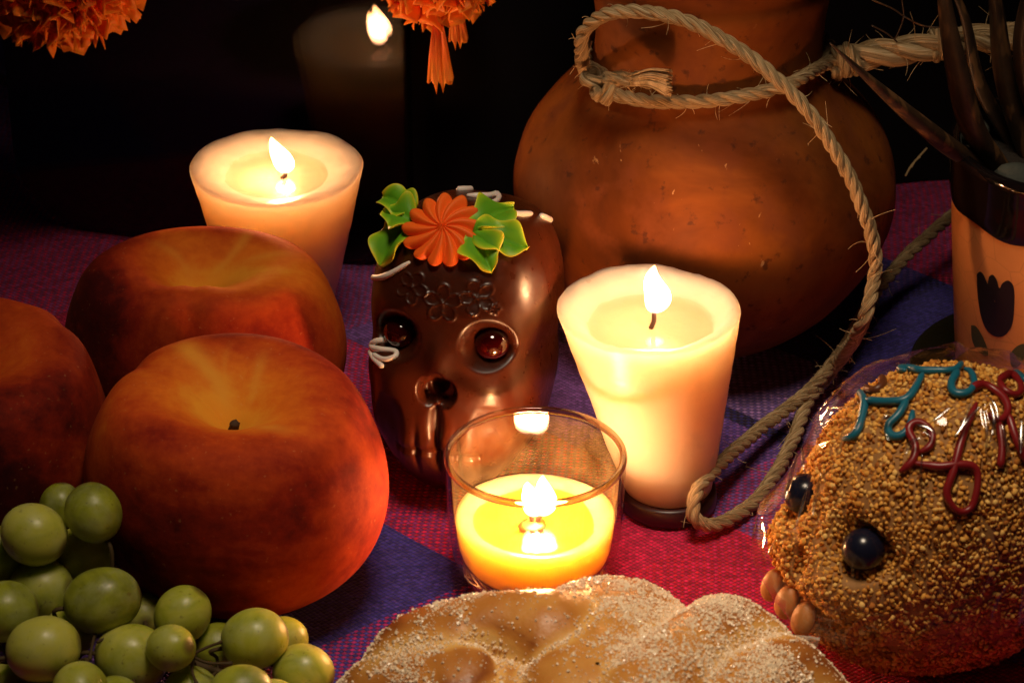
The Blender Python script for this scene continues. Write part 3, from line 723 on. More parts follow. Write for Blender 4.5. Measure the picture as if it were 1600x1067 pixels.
for pts in ([(130, 510), (160, 400), (182, 330)], [(182, 330), (187, 390), (190, 430)], [(75, 680), (105, 625)], [(68, 545), (100, 515)], [(645, 320), (670, 280), (695, 215)], [(645, 320), (690, 260), (728, 222)],
            [(740, 375), (745, 300), (735, 230)], [(755, 330), (766, 265), (750, 208)], [(815, 395), (800, 320), (790, 275)], [(498, 372), (520, 330), (545, 320)], [(550, 530), (543, 450), (548, 370)],
            [(585, 310), (570, 290), (525, 280)], [(575, 272), (640, 225)], [(846, 370), (850, 260)], [(250, 232), (330, 225), (356, 213)], [(430, 270), (440, 250), (470, 235)], [(200, 470), (180, 540), (160, 600)], [(780, 270), (770, 220), (742, 190)],
            [(235, 300), (265, 270), (285, 262)], [(215, 560), (225, 500), (240, 430)]):
    pp = crop(pts); px = catmull([(a, b, 0) for a, b in pp], 4)[:, :2]
    Pf = on_surface(CB, [tuple(q) for q in px], .015)
    if len(Pf) < 3: continue
    kk = np.linspace(0, 1, len(Pf)); w_ = rnd.uniform(.03, .065)
    Vt, Ft = tube(Pf, w_ * (np.sin(np.pi * kk) ** .7 + .08), 8, squash=.5); obj('wrap_fold', Vt, Ft, fold.m, t)
# gathered wrap end at the jaw
fr_ = M('crumpled_cellophane'); fr_.set(Base_Color=(.75, .66, .56, 1), Roughness=.2); fr_.b.inputs['Transmission Weight'].default_value = .35; fr_.b.inputs['Alpha'].default_value = .6
c0 = np.array([1.0, -3.65, -2.25]) @ R.T + amz
for k_ in range(7):
    a = rnd.uniform(-.5, .5); gu = np.linspace(0, 1, 9); gvv = np.linspace(-1, 1, 7); Vq = []
    dirn = np.array([math.cos(a + (3.1 if k_ < 4 else 0)), -.35, .25 * rnd.uniform(-1, 1)]); sd = np.array([.1, -.3, .9])
    L = rnd.uniform(.25, .55)
    for q in gu:
        for v_ in gvv:
            Vq.append(c0 + dirn * q * L + sd * v_ * (.04 + .16 * q) + np.array([0, -1, .4]) * (.06 * math.sin(v_ * 6 + k_) * q + .03 * math.sin(q * 11 + k_)))
    obj('wrap_end', np.array(Vq), gridfaces(9, 7), fr_.m, t, smooth=False)

# ------------------------------------------------------------------ sisal cord
fib = M('sisal_fibre'); al = fib.attr('along').outputs['Vector']
mp = fib.n('ShaderNodeMapping'); mp.inputs['Scale'].default_value = (3.0, 26.0, 1); fib.l(al, mp.inputs[0])
fn = fib.noise(1.0, 4, .65, mp.outputs[0])
fib.col(fib.ramp(fn, [(.34, (.22, .11, .04)), (.48, (.56, .37, .17)), (.64, (.82, .63, .37))])); fib.set(Roughness=.75); fib.b.inputs['Specular IOR Level'].default_value = .25
fib.nrm(fib.bump(fn, 1.0, .12))
FIB = fib.m
cord = thing('sisal_cord', 'twisted sisal cord knotted round the gourd neck, its long loop lying on the cloth', 'cord', (gcx, gcy - 3, 0))
def twisted(P, R, pitch, name='cord_strand', strands=3, phase=0.0):
    P = np.asarray(P); T, N, B = frames(P); s = np.concatenate([[0], np.cumsum(np.linalg.norm(np.diff(P, axis=0), axis=1))])
    for k in range(strands):
        a = s / pitch * 2 * np.pi + 2 * np.pi * k / strands + phase + .25 * np.sin(s * .9 + k)
        C_ = P + (R * .50) * (N * np.cos(a)[:, None] + B * np.sin(a)[:, None])
        n_ = 10; V, F = tube(C_, R * .60 * (1 + .08 * np.sin(s * 2.3 + 2 * k)), n_)
        o = obj(name, V, F, FIB, cord)
        an = np.tile(np.arange(n_) / n_, len(P)); sl = np.repeat(s, n_)
        at_ = np.stack([sl * .35, an * 1.0 + sl * .5 / 1.0 * .15, np.full(len(sl), k * 7.3)], 1); at_ = np.vstack([at_, at_[:1], at_[-1:]])
        attr(o, 'along', at_, 'FLOAT_VECTOR')
def fuzz(P, R, n, L0, L1, seed):
    r = np.random.default_rng(seed); parts = []; P = np.asarray(P); T, N, B = frames(P)
    for _ in range(n):
        i = r.integers(1, len(P) - 1); a = r.uniform(0, 6.28); out = N[i] * math.cos(a) + B[i] * math.sin(a); L = r.uniform(L0, L1) * r.uniform(.3, 1)
        b = P[i] + out * R * .9; dr = out * r.uniform(.2, 1.0) + T[i] * r.normal() * 1.1; dr /= np.linalg.norm(dr); cv = r.normal(size=3) * .35
        q = np.array([b + dr * L * k + cv * L * k * k for k in np.linspace(0, 1, 6)]); q[:, 2] = np.maximum(q[:, 2], .02)
        parts.append(tube(q, np.linspace(.011, .005, 6), 4, False))
    V, F = join(parts); o = obj('loose_fibre', V, F, FIB, cord, kind='stuff'); attr(o, 'along', V * .6, 'FLOAT_VECTOR')
def gpt(px, py, off):
    h = hit(GB, px, py); return h[0] + h[1] * off
RR = .168
y0 = gcy - 3.05
ring = [gpt(938, 122, .22), gpt(950, 142, .22), gpt(985, 154, .22), gpt(1050, 158, .22), gpt(1130, 152, .22), gpt(1200, 136, .22), gpt(1245, 116, .25), aty(1290, 100, gcy - 1.0), aty(1330, 88, gcy - .6)]
ringP = catmull(ring, .07); twisted(ringP, RR, 1.15)
# rest of the turn, behind the neck
zr_ = ring[0][2]
backP = catmull([ring[0]] + [np.array([gcx + 3.15 * math.cos(a), gcy + 3.15 * math.sin(a), zr_ + .25 * math.sin(a)]) for a in np.linspace(math.pi * 1.02, 0.12, 12)] + [ring[-2]], .09); twisted(backP, RR, 1.15)
# loop: knot -> over the neck -> down the right of the gourd -> table -> back behind the pot
k0 = gpt(930, 118, .30)
lp = [k0, aty(908, 84, y0 + .2), aty(916, 44, y0 - .2), aty(960, 20, y0 - .75), aty(1040, 24, y0 - 1.2), aty(1120, 56, y0 - 1.6), aty(1195, 108, y0 - 1.9), aty(1255, 165, y0 - 2.1), aty(1305, 235, y0 - 2.3), aty(1340, 305, y0 - 2.5), aty(1362, 370, y0 - 2.6),
      aty(1367, 430, y0 - 2.75), aty(1345, 510, y0 - 3.3), at(1305, 572, .75), at(1262, 628, .45), at(1238, 690, .22), at(1195, 765, .18), at(1150, 805, .22), at(1108, 820, .35), at(1083, 805, .75), at(1092, 762, 1.15), at(1132, 718, 1.05),
      at(1195, 664, .7), at(1262, 612, .62), at(1318, 545, .95), at(1365, 462, 1.1), at(1415, 402, 1.4), at(1472, 350, 1.7), at(1540, 300, 1.2), at(1620, 270, .4)]
loopP = catmull(lp, .07); twisted(loopP, RR, 1.1, phase=1.0)
# knots: a few turns of cord
def turns(c, ax, r, n, R, L):
    ax = np.array(ax, float); ax /= np.linalg.norm(ax); u = np.cross(ax, [0, 0, 1.]) ; u /= np.linalg.norm(u); v = np.cross(ax, u)
    a = np.linspace(0, n * 2 * np.pi, int(n * 26)); return np.array([c + ax * L * (q / (n * 2 * np.pi) - .5) + r * (u * math.cos(q) + v * math.sin(q)) for q in a])
kP = turns(aty(928, 126, y0 + .05), (.25, .0, .9), .23, 1.6, RR, .42); twisted(kP, RR * .95, 1.1)
kP2 = turns(aty(946, 138, y0 - .18), (.9, -.1, -.35), .26, 1.3, RR, .3); twisted(kP2, RR * .9, 1.1)
# frayed end along the ring
eP = catmull([aty(945, 122, y0 - .25), aty(985, 124, y0 - .4), aty(1022, 128, y0 - .45)], .07); twisted(eP, RR * 1.05, 1.3)
parts = []; r = np.random.default_rng(5)
for i in range(190):
    v0 = r.uniform(-1, 1); d0 = r.uniform(-.22, .22); xe = 1048 + r.uniform(-9, 3)
    a = aty(985, 126 + 8 * v0, y0 - .42 + d0 * .6); m_ = aty(1015, 126 + 14 * v0 - 4, y0 - .5 + d0); b = aty(xe, 130 + 21 * v0, y0 - .52 + d0)
    parts.append(tube(catmull([a, m_, b], .08), .016, 5))
V, F = join(parts); o = obj('frayed_end', V, F, FIB, cord, kind='stuff'); attr(o, 'along', V * .6, 'FLOAT_VECTOR')
# right knot and the thick plaited tail
kP3 = turns(aty(1318, 96, gcy - .7), (.95, .1, .25), .30, 2.2, RR, .55); twisted(kP3, RR * .95, 1.1)
tail = catmull([aty(1322, 92, gcy - .6), aty(1370, 84, gcy - .6), aty(1420, 78, gcy - .5), aty(1470, 68, gcy - .3), aty(1530, 60, gcy + .3), aty(1600, 60, gcy + .6), aty(1660, 90, gcy + .8)], .07); twisted(tail, .36, 2.6)
kP4 = turns(aty(1466, 70, gcy - .3), (.95, .1, .2), .30, 1.5, RR, .3); twisted(kP4, RR * .9, 1.1)
fuzz(loopP, RR, 190, .25, .75, 1); fuzz(ringP, RR, 60, .25, .6, 2); fuzz(tail, .36, 60, .3, 1.0, 3); fuzz(kP3, .25, 24, .3, .8, 4); fuzz(eP, .22, 40, .2, .5, 6)

# ------------------------------------------------------------------ sugared bread
bc = np.array([1.72, -20.2]); BR, BH = 6.7, 3.5
strips = [  # two photo points with a height guess each: (start), (end), half width, height
    ((640, 1075, 1.7), (850, 1012, 3.1), 1.25, 1.0), ((1010, 1100, 3.6), (1188, 962, 2.5), 1.1, .85), ((1140, 1110, 3.1), (1300, 1045, 1.7), .95, .62), ((935, 1060, 3.6), (965, 930, 2.9), 1.5, .62), ((560, 1120, 1.3), (700, 1130, 2.2), 1.2, .6)]
strips = [(at(*a)[:2], at(*b)[:2], w_, h_) for a, b, w_, h_ in strips]
def bread_h(x, y):
    rx, ry = x - bc[0], y - bc[1]; r = np.hypot(rx, ry) / BR; ang = np.arctan2(ry, rx)
    r = r / (1 + .015 * np.sin(3 * ang + 1) + .008 * np.sin(7 * ang))
    h = BH * np.clip(1 - r ** 2.4, 0, 1) ** .66
    b = np.zeros_like(h)
    for k, (p, q_, W, H_) in enumerate(strips):
        ab = q_ - p; tt = np.clip(((x - p[0]) * ab[0] + (y - p[1]) * ab[1]) / (ab @ ab), 0, 1)
        dd_ = np.hypot(x - p[0] - tt * ab[0], y - p[1] - tt * ab[1]) / (W * (1 + .16 * np.sin(tt * 7 + k)))
        b = b + np.exp(26 * H_ * np.clip(1 - dd_ ** 2, 0, 1) ** .62) - 1
    b = np.log(b + 1) / 26
    edge = smst(1.0, .72, r)
    Pn = np.stack([x, y, np.zeros_like(x)], 1)
    return h + b * (.35 + .65 * edge) + sn(Pn, .9, 31, 3) * .07 * smst(1, .9, r), r
rr = np.linspace(0.002, 1, 190) ** .8; na = 300; aa = np.linspace(0, 2 * np.pi, na, endpoint=False)
RG, AG = np.meshgrid(rr, aa, indexing='ij'); rs_ = 1 + .02 * np.sin(3 * AG + 1) + .012 * np.sin(7 * AG)
X = (bc[0] + BR * RG * rs_ * np.cos(AG)).ravel(); Y = (bc[1] + BR * RG * rs_ * np.sin(AG)).ravel()
Z, rq = bread_h(X, Y); top = np.stack([X, Y, Z + .12], 1)
bot = np.concatenate([np.stack([bc[0] + BR * q * np.cos(aa), bc[1] + BR * q * np.sin(aa), np.full(na, .0)], 1) for q in (.96, .5, .01)])
V = np.vstack([top, bot]); F = gridfaces(193, na, True)
t = thing('sugared_bread', 'round sweet bread bun dusted with sugar in front of the glass cup', 'bread', (bc[0], bc[1], 0))
bm_ = M('baked_crust'); v = bm_.coord(); n1 = bm_.noise(32, 4, .55, v, .4); n2 = bm_.noise(160, 3, .6, v); cr = bm_.attr('bake').outputs['Fac']
f = bm_.math('ADD', bm_.math('ADD', bm_.math('MULTIPLY', cr, .7), bm_.math('MULTIPLY', n1, .55)), bm_.math('MULTIPLY', n2, .12))
bm_.col(bm_.ramp(f, [(.20, (.84, .54, .19)), (.42, (.78, .40, .095)), (.62, (.60, .235, .042)), (.9, (.32, .09, .015))]))
bm_.set(Roughness=.42); bm_.nrm(bm_.bump(bm_.math('ADD', n2, bm_.noise(600, 2)), .3, .05))
bm_.b.inputs['Subsurface Weight'].default_value = .2; bm_.b.inputs['Subsurface Radius'].default_value = (1, .5, .2); bm_.b.inputs['Subsurface Scale'].default_value = .2 * S
o = obj('crust', V, F, bm_.m, t)
Zs = Z.reshape(190, na); lap = Zs - (np.roll(Zs, 6, 1) + np.roll(Zs, -6, 1) + np.vstack([Zs[6:], Zs[-6:]]) + np.vstack([Zs[:6], Zs[:-6]])) / 4
bake = np.clip(.30 + lap.ravel() * 5.5, 0, 1); attr(o, 'bake', np.concatenate([bake, np.full(3 * na, .2)]))
ns = 190000; a = nr.uniform(0, 2 * np.pi, ns); q = np.sqrt(nr.uniform(0, 1, ns)) * .995; X = bc[0] + BR * q * np.cos(a); Y = bc[1] + BR * q * np.sin(a)
Z, rq = bread_h(X, Y); e = .06; Zx, _ = bread_h(X + e, Y); Zy, _ = bread_h(X, Y + e); nn = np.stack([-(Zx - Z) / e, -(Zy - Z) / e, np.ones(ns)], 1); nn /= np.linalg.norm(nn, axis=1)[:, None]
Pq = np.stack([X, Y, Z], 1)
lapq = sum(bread_h(X + dx_, Y + dy_)[0] for dx_, dy_ in ((.3, 0), (-.3, 0), (0, .3), (0, -.3))) / 4 - Z
den = .27 + .55 * sn(Pq, .75, 51, 3) + 3.0 * np.clip(lapq, -.05, .2) + .35 * smst(.75, .95, rq) + .25 * (sn(Pq, 4, 52, 2))
ok = (nr.random(ns) < np.clip(den, .03, 1)) & (Y > bc[1] - 3.2)
ii = np.where(ok)[0]; n = len(ii)
CV = np.array([(-1, -1, -1), (1, -1, -1), (1, 1, -1), (-1, 1, -1), (-1, -1, 1), (1, -1, 1), (1, 1, 1), (-1, 1, 1)]) * .5
CF = np.array([(0, 3, 2, 1), (4, 5, 6, 7), (0, 1, 5, 4), (1, 2, 6, 5), (2, 3, 7, 6), (3, 0, 4, 7)])
qn = nr.normal(size=(n, 4)); qn /= np.linalg.norm(qn, axis=1)[:, None]; w_, x_, y_, z_ = qn.T
Rm = np.stack([1 - 2 * (y_ * y_ + z_ * z_), 2 * (x_ * y_ - z_ * w_), 2 * (x_ * z_ + y_ * w_), 2 * (x_ * y_ + z_ * w_), 1 - 2 * (x_ * x_ + z_ * z_), 2 * (y_ * z_ - x_ * w_), 2 * (x_ * z_ - y_ * w_), 2 * (y_ * z_ + x_ * w_), 1 - 2 * (x_ * x_ + y_ * y_)], 1).reshape(-1, 3, 3)
sz = .020 + .045 * nr.random(n) ** 4
SV = CV[None] * sz[:, None, None] * nr.uniform(.7, 1.2, (n, 1, 3)) * (1 + .2 * nr.uniform(-1, 1, (n, 8, 1)))
SV = np.einsum('nij,nkj->nki', Rm, SV) + (Pq[ii] + nn[ii] * (sz * .3)[:, None] + np.array([0, 0, .12]))[:, None]
sf = (CF[None] + (np.arange(n) * 8)[:, None, None]).reshape(-1, 4)
sg = M('sugar_crystal'); sg.set(Base_Color=(.96, .78, .55, 1), Roughness=.25, IOR=1.5)
obj('sugar', SV.reshape(-1, 3), sf, sg.m, t, smooth=False, kind='stuff'); print('sugar', n)

# ------------------------------------------------------------------ grapes
GR = [(95, 790, 32, 1.5, 1), (146, 801, 42, 1.9, 1.0), (53, 835, 47, 2.0, 1.0), (130, 866, 45, 1.5, 1.0), (64, 920, 48, 1.35, 1.0), (160, 938, 52, 1.9, 1.13), (2, 868, 44, 1.5, 1), (8, 955, 48, 1.9, 1.05), (68, 1014, 52, 2.0, 1.10),
      (285, 960, 43, 1.2, 1.0), (267, 1012, 37, 1.9, 1.0), (206, 1026, 52, 1.35, 1.1), (342, 1012, 40, .75, 1.0), (398, 998, 48, 1.5, 1.08), (441, 1000, 38, .95, 1.0), (474, 1050, 45, .8, 1.0), (125, 1078, 44, 1.9, 1.0), (376, 1084, 46, 1.4, 1.1), (300, 1092, 48, .9, 1.0),
      (15, 1068, 42, 1.2, 1.0), (430, 1105, 44, .8, 1.0), (-40, 910, 46, .9, 1.0), (-50, 1010, 48, 1.2, 1.0), (225, 960, 34, .7, 1.0), (180, 1100, 44, .8, 1), (60, 1110, 48, .8, 1), (340, 1125, 46, .8, 1), (110, 985, 40, .65, 1)]
C_ = []; Rg = []
for px, py, r_, z_, el in GR:
    p = at(px, py, z_); sc_ = FOC / np.dot(p - CAM, FW); C_.append(p); Rg.append(r_ / sc_)
C_ = np.array(C_); Rg = np.array(Rg); rayd = (C_ - CAM); rayd /= np.linalg.norm(rayd, axis=1)[:, None]
obst = [(np.array([pf[0], pf[1], 3.0]), 3.25), (np.array([pl[0], pl[1], 3.0]), 3.3)]
for it in range(160):                                # settle: no two grapes share room, each stays on its own sight line
    for i in range(len(C_)):
        for j in range(i):
            dv = C_[i] - C_[j]; L = np.linalg.norm(dv); ov = (Rg[i] + Rg[j]) * .97 - L
            if ov > 0:
                s_ = np.sign(dv @ rayd[i]) or 1; C_[i] += rayd[i] * s_ * ov * .3; C_[j] -= rayd[j] * s_ * ov * .3
        for oc, orr in obst:
            ov = orr + Rg[i] - np.linalg.norm(C_[i] - oc)
            if ov > 0: C_[i] -= rayd[i] * ov * .4
        lowz = Rg[i] * .95
        if C_[i][2] < lowz: C_[i] -= rayd[i] * (lowz - C_[i][2]) / -rayd[i][2] * -1 * -1
gmat = M('green_grape'); v = gmat.coord(); oi = gmat.n('ShaderNodeObjectInfo')
n1 = gmat.noise(90, 4, .6, v, .6); n2 = gmat.noise(420, 3, .6, v); pole = gmat.attr('pole').outputs['Fac']
c = gmat.ramp(gmat.math('ADD', n1, gmat.math('MULTIPLY', gmat.math('SUBTRACT', oi.outputs['Random'], .5), .35)), [(.22, (.16, .17, .012)), (.48, (.32, .34, .026)), (.75, (.50, .48, .08))])
c = gmat.mix(gmat.ramp(gmat.noise(55, 3, .6, v), [(.58, (0, 0, 0)), (.75, (.55, .55, .55))]), c, (.12, .09, .015, 1))
c = gmat.mix(gmat.math('MULTIPLY', gmat.ramp(gmat.noise(130, 5, .7, v), [(.45, (0, 0, 0)), (.7, (1, 1, 1))]), .30), c, (.42, .44, .30, 1))
c = gmat.mix(gmat.math('MULTIPLY', gmat.ramp(gmat.noise(700, 2, .5, v), [(.66, (0, 0, 0)), (.74, (1, 1, 1))]), .5), c, (.10, .075, .015, 1))
c = gmat.mix(gmat.ramp(pole, [(.90, (0, 0, 0)), (.985, (.9, .9, .9))]), c, (.10, .06, .015, 1))
gmat.col(c); gmat.l(gmat.ramp(n2, [(.3, (.26, .26, .26)), (.7, (.50, .50, .50))]), gmat.b.inputs['Roughness'])
gmat.b.inputs['Subsurface Weight'].default_value = .85; gmat.b.inputs['Subsurface Radius'].default_value = (.8, 1.0, .25); gmat.b.inputs['Subsurface Scale'].default_value = .6 * S
gmat.nrm(gmat.bump(n1, .08, .05)); gmat.b.inputs['Specular IOR Level'].default_value = .45
t = thing('grape_bunch', 'bunch of green grapes lying in front of the peaches', 'grapes', (-8, -16, 0))
ds, Fs, Ts, Ps = spheregrid(36, 48)
rs = np.random.default_rng(3)
hub = np.mean(C_, 0); stems = []
gm_mesh = None
for i, (px, py, r_, z_, el) in enumerate(GR):
    q = ds * np.array([1, 1, el * 1.03 if el > 1 else 1.10]) * Rg[i] * (1 + .015 * sn(ds, 1.2, i, 2))[:, None]
    ax = C_[i] - hub + rs.normal(size=3) * .8; ax /= np.linalg.norm(ax)
    if el > 1.04: ax = np.array([1, .2, .15 * rs.normal()]); ax /= np.linalg.norm(ax)
    Rm = np.array(Vector(ax).to_track_quat('Z', 'Y').to_matrix())
    o = obj('grape', q @ Rm.T + C_[i], Fs, gmat.m, t); attr(o, 'pole', np.maximum(np.cos(Ts), -np.cos(Ts) - .02))
    b = C_[i] - ax * Rg[i] * .98
    stems.append((b, ax))
SM = plain('grape_stem', (.055, .032, .010), .75, .3).m
axisP = catmull([at(60, 1080, .6), at(130, 1000, .9), at(200, 985, 1.1), at(300, 1035, 1.0), at(400, 1065, .8)], .1)
ps = [tube(axisP, .10 + .02 * np.sin(np.arange(len(axisP)) * .7), 8)]
for b, ax in stems:
    j = np.argmin(np.linalg.norm(axisP - b, axis=1)); e_ = axisP[j]
    if np.linalg.norm(e_ - b) > 2.2: continue
    m_ = b - ax * .35; P_ = catmull([b, m_, (m_ + e_) / 2 + rs.normal(size=3) * .08, e_], .08); ps.append(tube(P_, np.linspace(.055, .035, len(P_)), 7))
for a_, b_, c3 in (((152, 1003, 1.9), (175, 990, 1.9), (205, 958, 2.0)), ((150, 985, 1.8), (145, 1003, 1.9), (140, 1030, 1.8)), ((300, 1022, 1.7), (325, 1010, 1.8), (348, 1002, 1.6)), ((300, 1025, 1.6), (325, 1035, 1.6), (362, 1036, 1.5)), ((306, 1018, 1.6), (300, 1045, 1.5), (308, 1070, 1.4)), ((205, 1045, 1.2), (210, 1066, 1.3), (212, 1085, 1.2))):
    P_ = catmull([at(*a_), at(*b_), at(*c3)], .06); ps.append(tube(P_, np.linspace(.038, .03, len(P_)) * (1 + .8 * np.exp(-((np.linspace(0, 1, len(P_)) - 1) / .12) ** 2)), 7))
V, F = join(ps); obj('stalk', V, F, SM, t)

# ------------------------------------------------------------------ clay flower pot with plant
pcx, pcy = 13.92, -2.5
def plathe(prof, n=110): return lathe(prof, n, (pcx, pcy))
t = thing('flower_pot', 'small terracotta flower pot with black glazed rim and painted black tulip', 'pot', (pcx, pcy, 0))
tm_ = M('orange_terracotta'); n = tm_.noise(40, 5, .6); n2 = tm_.noise(300, 3)
cr = tm_.n('ShaderNodeTexVoronoi', feature='DISTANCE_TO_EDGE'); cr.inputs['Scale'].default_value = 130; tm_.l(tm_.coord(), cr.inputs['Vector'])
c = tm_.ramp(n, [(.3, (.56, .20, .055)), (.7, (.68, .29, .09))])
c = tm_.mix(tm_.math('MULTIPLY', tm_.ramp(cr.outputs['Distance'], [(0, (1, 1, 1)), (.025, (0, 0, 0))]), .25), c, (.2, .07, .02, 1))
tm_.col(c); tm_.set(Roughness=.35); tm_.nrm(tm_.bump(n2, .1, .04)); tm_.b.inputs['Specular IOR Level'].default_value = .4
prof = [(.01, .25), (2.0, .25), (2.25, .3), (2.34, .5), (2.46, 1.5), (2.66, 3.5), (2.80, 5.0), (2.83, 5.62)]
PV, PF = plathe([tuple(q[:2]) for q in catmull([(a, b, 0) for a, b in prof], .12)])
obj('body', PV, PF, tm_.m, t); PB = bvh(PV, PF)
GL = plain('black_glaze', (.006, .004, .004), .08, .5).m
prof = [(2.80, 5.55), (2.88, 5.62), (2.92, 5.9), (2.95, 6.4), (3.0, 6.8), (3.03, 7.05), (2.98, 7.2), (2.85, 7.24), (2.72, 7.15), (2.68, 6.9), (2.66, 6.3), (2.6, 5.7)]
V, F = plathe([tuple(q[:2]) for q in catmull([(a, b, 0) for a, b in prof], .06)])
ang = np.arctan2(V[:, 1] - pcy, V[:, 0] - pcx); V[:, 2] += np.where(V[:, 2] < 5.8, .05 * np.sin(ang * 9) + .04 * np.sin(ang * 4 + 1), 0)
obj('glazed_rim', V, F, GL, t)
V, F = plathe([(.01, 6.62), (1.0, 6.66), (2.0, 6.6), (2.68, 6.5)]); V[:, 2] += sn(V, 3, 8, 3) * .10
so = M('dark_soil'); n = so.noise(300, 5, .7); so.col(so.ramp(n, [(.3, (.010, .007, .005)), (.7, (.035, .024, .016))])); so.set(Roughness=.95); so.nrm(so.bump(n, 1, .15)); obj('soil', V, F, so.m, t)
# painted tulip and leaves: thin slip paint standing just proud of the wall
def decal(name, polys, mat, off=.015):
    parts = []
    for poly in polys:
        px = catmull([(a, b, 0) for a, b in poly + [poly[0]]], 2.5)[:-1, :2]; ce = px.mean(0); rings = []
        ok = True
        for q in (1, .75, .5, .25, .02):
            ring_ = []
            for p in px:
                w_ = ce + (p - ce) * q; h = hit(PB, w_[0], w_[1], off)
                if h is None: ok = False; break
                ring_.append(h[0])
            if not ok: break
            rings.append(ring_)
        if ok: parts.append((np.concatenate(rings), gridfaces(5, len(px), True)))
    if parts:
        V, F = join(parts); obj(name, V, F, mat, t)
BP = plain('black_slip', (.006, .004, .004), .35, .5).m; GP = plain('green_slip', (.05, .055, .016), .4, .5).m
decal('painted_tulip', [[(1527, 428), (1532, 424), (1538, 430), (1543, 444), (1546, 432), (1552, 429), (1558, 438), (1562, 450), (1567, 442), (1576, 438), (1584, 448), (1585, 475), (1582, 505), (1572, 522), (1558, 526), (1543, 516), (1533, 492), (1528, 458)], [(1557, 520), (1564, 520), (1565, 560), (1566, 640), (1559, 640), (1558, 560)]], BP)
decal('painted_leaf', [[(1518, 508), (1526, 510), (1538, 530), (1545, 552), (1540, 556), (1526, 545), (1519, 528)], [(1490, 490), (1496, 488), (1500, 510), (1498, 545), (1492, 560), (1488, 530)], [(1578, 552), (1590, 540), (1602, 538), (1600, 560), (1588, 575), (1580, 570)]], GP)
t2 = thing('saucer', 'dark glazed saucer under the flower pot', 'saucer', (pcx, pcy, 0))
V, F = plathe([(.01, .02), (2.4, .02), (2.9, .08), (3.35, .35), (3.55, .62), (3.50, .68), (3.38, .6), (2.9, .28), (2.5, .235), (.01, .235)]); obj('dish', V, F, plain('olive_glaze', (.022, .018, .008), .3, .4).m, t2)
# plant
t = thing('succulent', 'dry leaved succulent with long spotted brown leaves growing in the pot', 'plant', (pcx, pcy, 6.5))
lf = M('spotted_leaf'); n = lf.noise(160, 3, .6); mp = lf.n('ShaderNodeMapping'); mp.inputs['Scale'].default_value = (1, 1, .35); lf.l(lf.coord(), mp.inputs[0]); sp = lf.noise(230, 2, .6, mp.outputs[0])
c = lf.ramp(n, [(.3, (.022, .012, .006)), (.7, (.055, .026, .010))]); c = lf.mix(lf.ramp(sp, [(.56, (0, 0, 0)), (.64, (.8, .8, .8))]), c, (.16, .075, .028, 1)); lf.col(c); lf.set(Roughness=.5); lf.nrm(lf.bump(n, .4, .06))
def blade(pts, w0, name='leaf'):
    P_ = catmull(pts, .12); k = np.linspace(0, 1, len(P_)); V, F = tube(P_, w0 * (1 - k ** 1.6 * .93) * (.85 + .15 * np.sin(k * 3)), 14, True, .55); obj(name, V, F, lf.m, t)
blade([(pcx - 1.9, pcy + .1, 6.5), aty(1500, 240, pcy - .5), aty(1440, 195, pcy - 1.4), aty(1370, 135, pcy - 2.2), aty(1297, 68, pcy - 3.0)], .50)
blade([(pcx - 1.75, pcy - .2, 6.5), aty(1520, 200, pcy - .6), aty(1498, 120, pcy - .9), aty(1480, 30, pcy - .9), aty(1470, -60, pcy - .8), aty(1468, -130, pcy - .6)], .58)
blade([(pcx - .9, pcy + .5, 6.5), aty(1570, 120, pcy + .6), aty(1555, 0, pcy + .6), aty(1530, -120, pcy + .4)], .6)
blade([(pcx - .3, pcy - .1, 6.5), aty(1600, 100, pcy - .2), aty(1610, -20, pcy - .4), aty(1640, -140, pcy - .6)], .6)
blade([(pcx + .9, pcy + .2, 6.5), aty(1690, 60, pcy), aty(1730, -60, pcy - .3)], .42)
blade([(pcx - 1.2, pcy + 1.2, 6.5), aty(1530, 130, pcy + 1.6), aty(1505, 20, pcy + 2.0), aty(1450, -90, pcy + 2.4)], .34)
ds, Fs, Ts, Ps = spheregrid(28, 36)
stn = M('grey_stone'); n = stn.noise(120, 5, .65); stn.col(stn.ramp(n, [(.3, (.022, .026, .020)), (.7, (.065, .07, .055))])); stn.set(Roughness=.8); stn.nrm(stn.bump(n, .6, .1))
for lab, c, r_, s_ in (('grey stone on the soil at the front of the pot', aty(1592, 268, pcy - 1.7), .62, 1), ('small stone half hidden behind the leaf bases in the pot', aty(1527, 138, pcy + 1.4), .42, 2)):
    q = ds * np.array([1, .8, .7]) * r_ * (1 + .18 * sn(ds, 1.1, 60 + s_, 3))[:, None]; c = np.array(c); c[2] = 6.6 + .5 * r_ if s_ == 1 else 6.6 + .45 * r_
    o = obj('stone', q + c, Fs, stn.m); tag(o, lab, 'stone', 'stones in the flower pot')
# dry straw behind the cord
t = thing('dry_twig', 'thin dry twig hanging over the thick end of the cord', 'twig', tuple(aty(1400, 60, gcy - .3)))
ps = []
for pts in ([(1362, 0), (1395, 14), (1412, 26)], [(1408, -8), (1412, 26), (1404, 50), (1398, 62)], [(1362, 40), (1385, 52), (1402, 66)], [(1412, 26), (1440, 40), (1470, 44)]):
    P_ = catmull([aty(a, b, gcy - .9) for a, b in pts], .08); ps.append(tube(P_, .022, 5))
V, F = join(ps); obj('stalk', V, F, lf.m, t)
o = obj('straw', *join([tube(catmull([at(1415, 275, 3.4), at(1425, 258, 3.5), at(1448, 232, 3.6)], .08), .03, 5), tube(catmull([at(1424, 262, 3.5), at(1432, 250, 3.55), at(1438, 246, 3.6)], .08), .02, 5)]), FIB)
tag(o, 'pale stray straw sticking out beside the pot rim', 'straw'); attr(o, 'along', np.zeros((len(o.data.vertices), 3)), 'FLOAT_VECTOR')

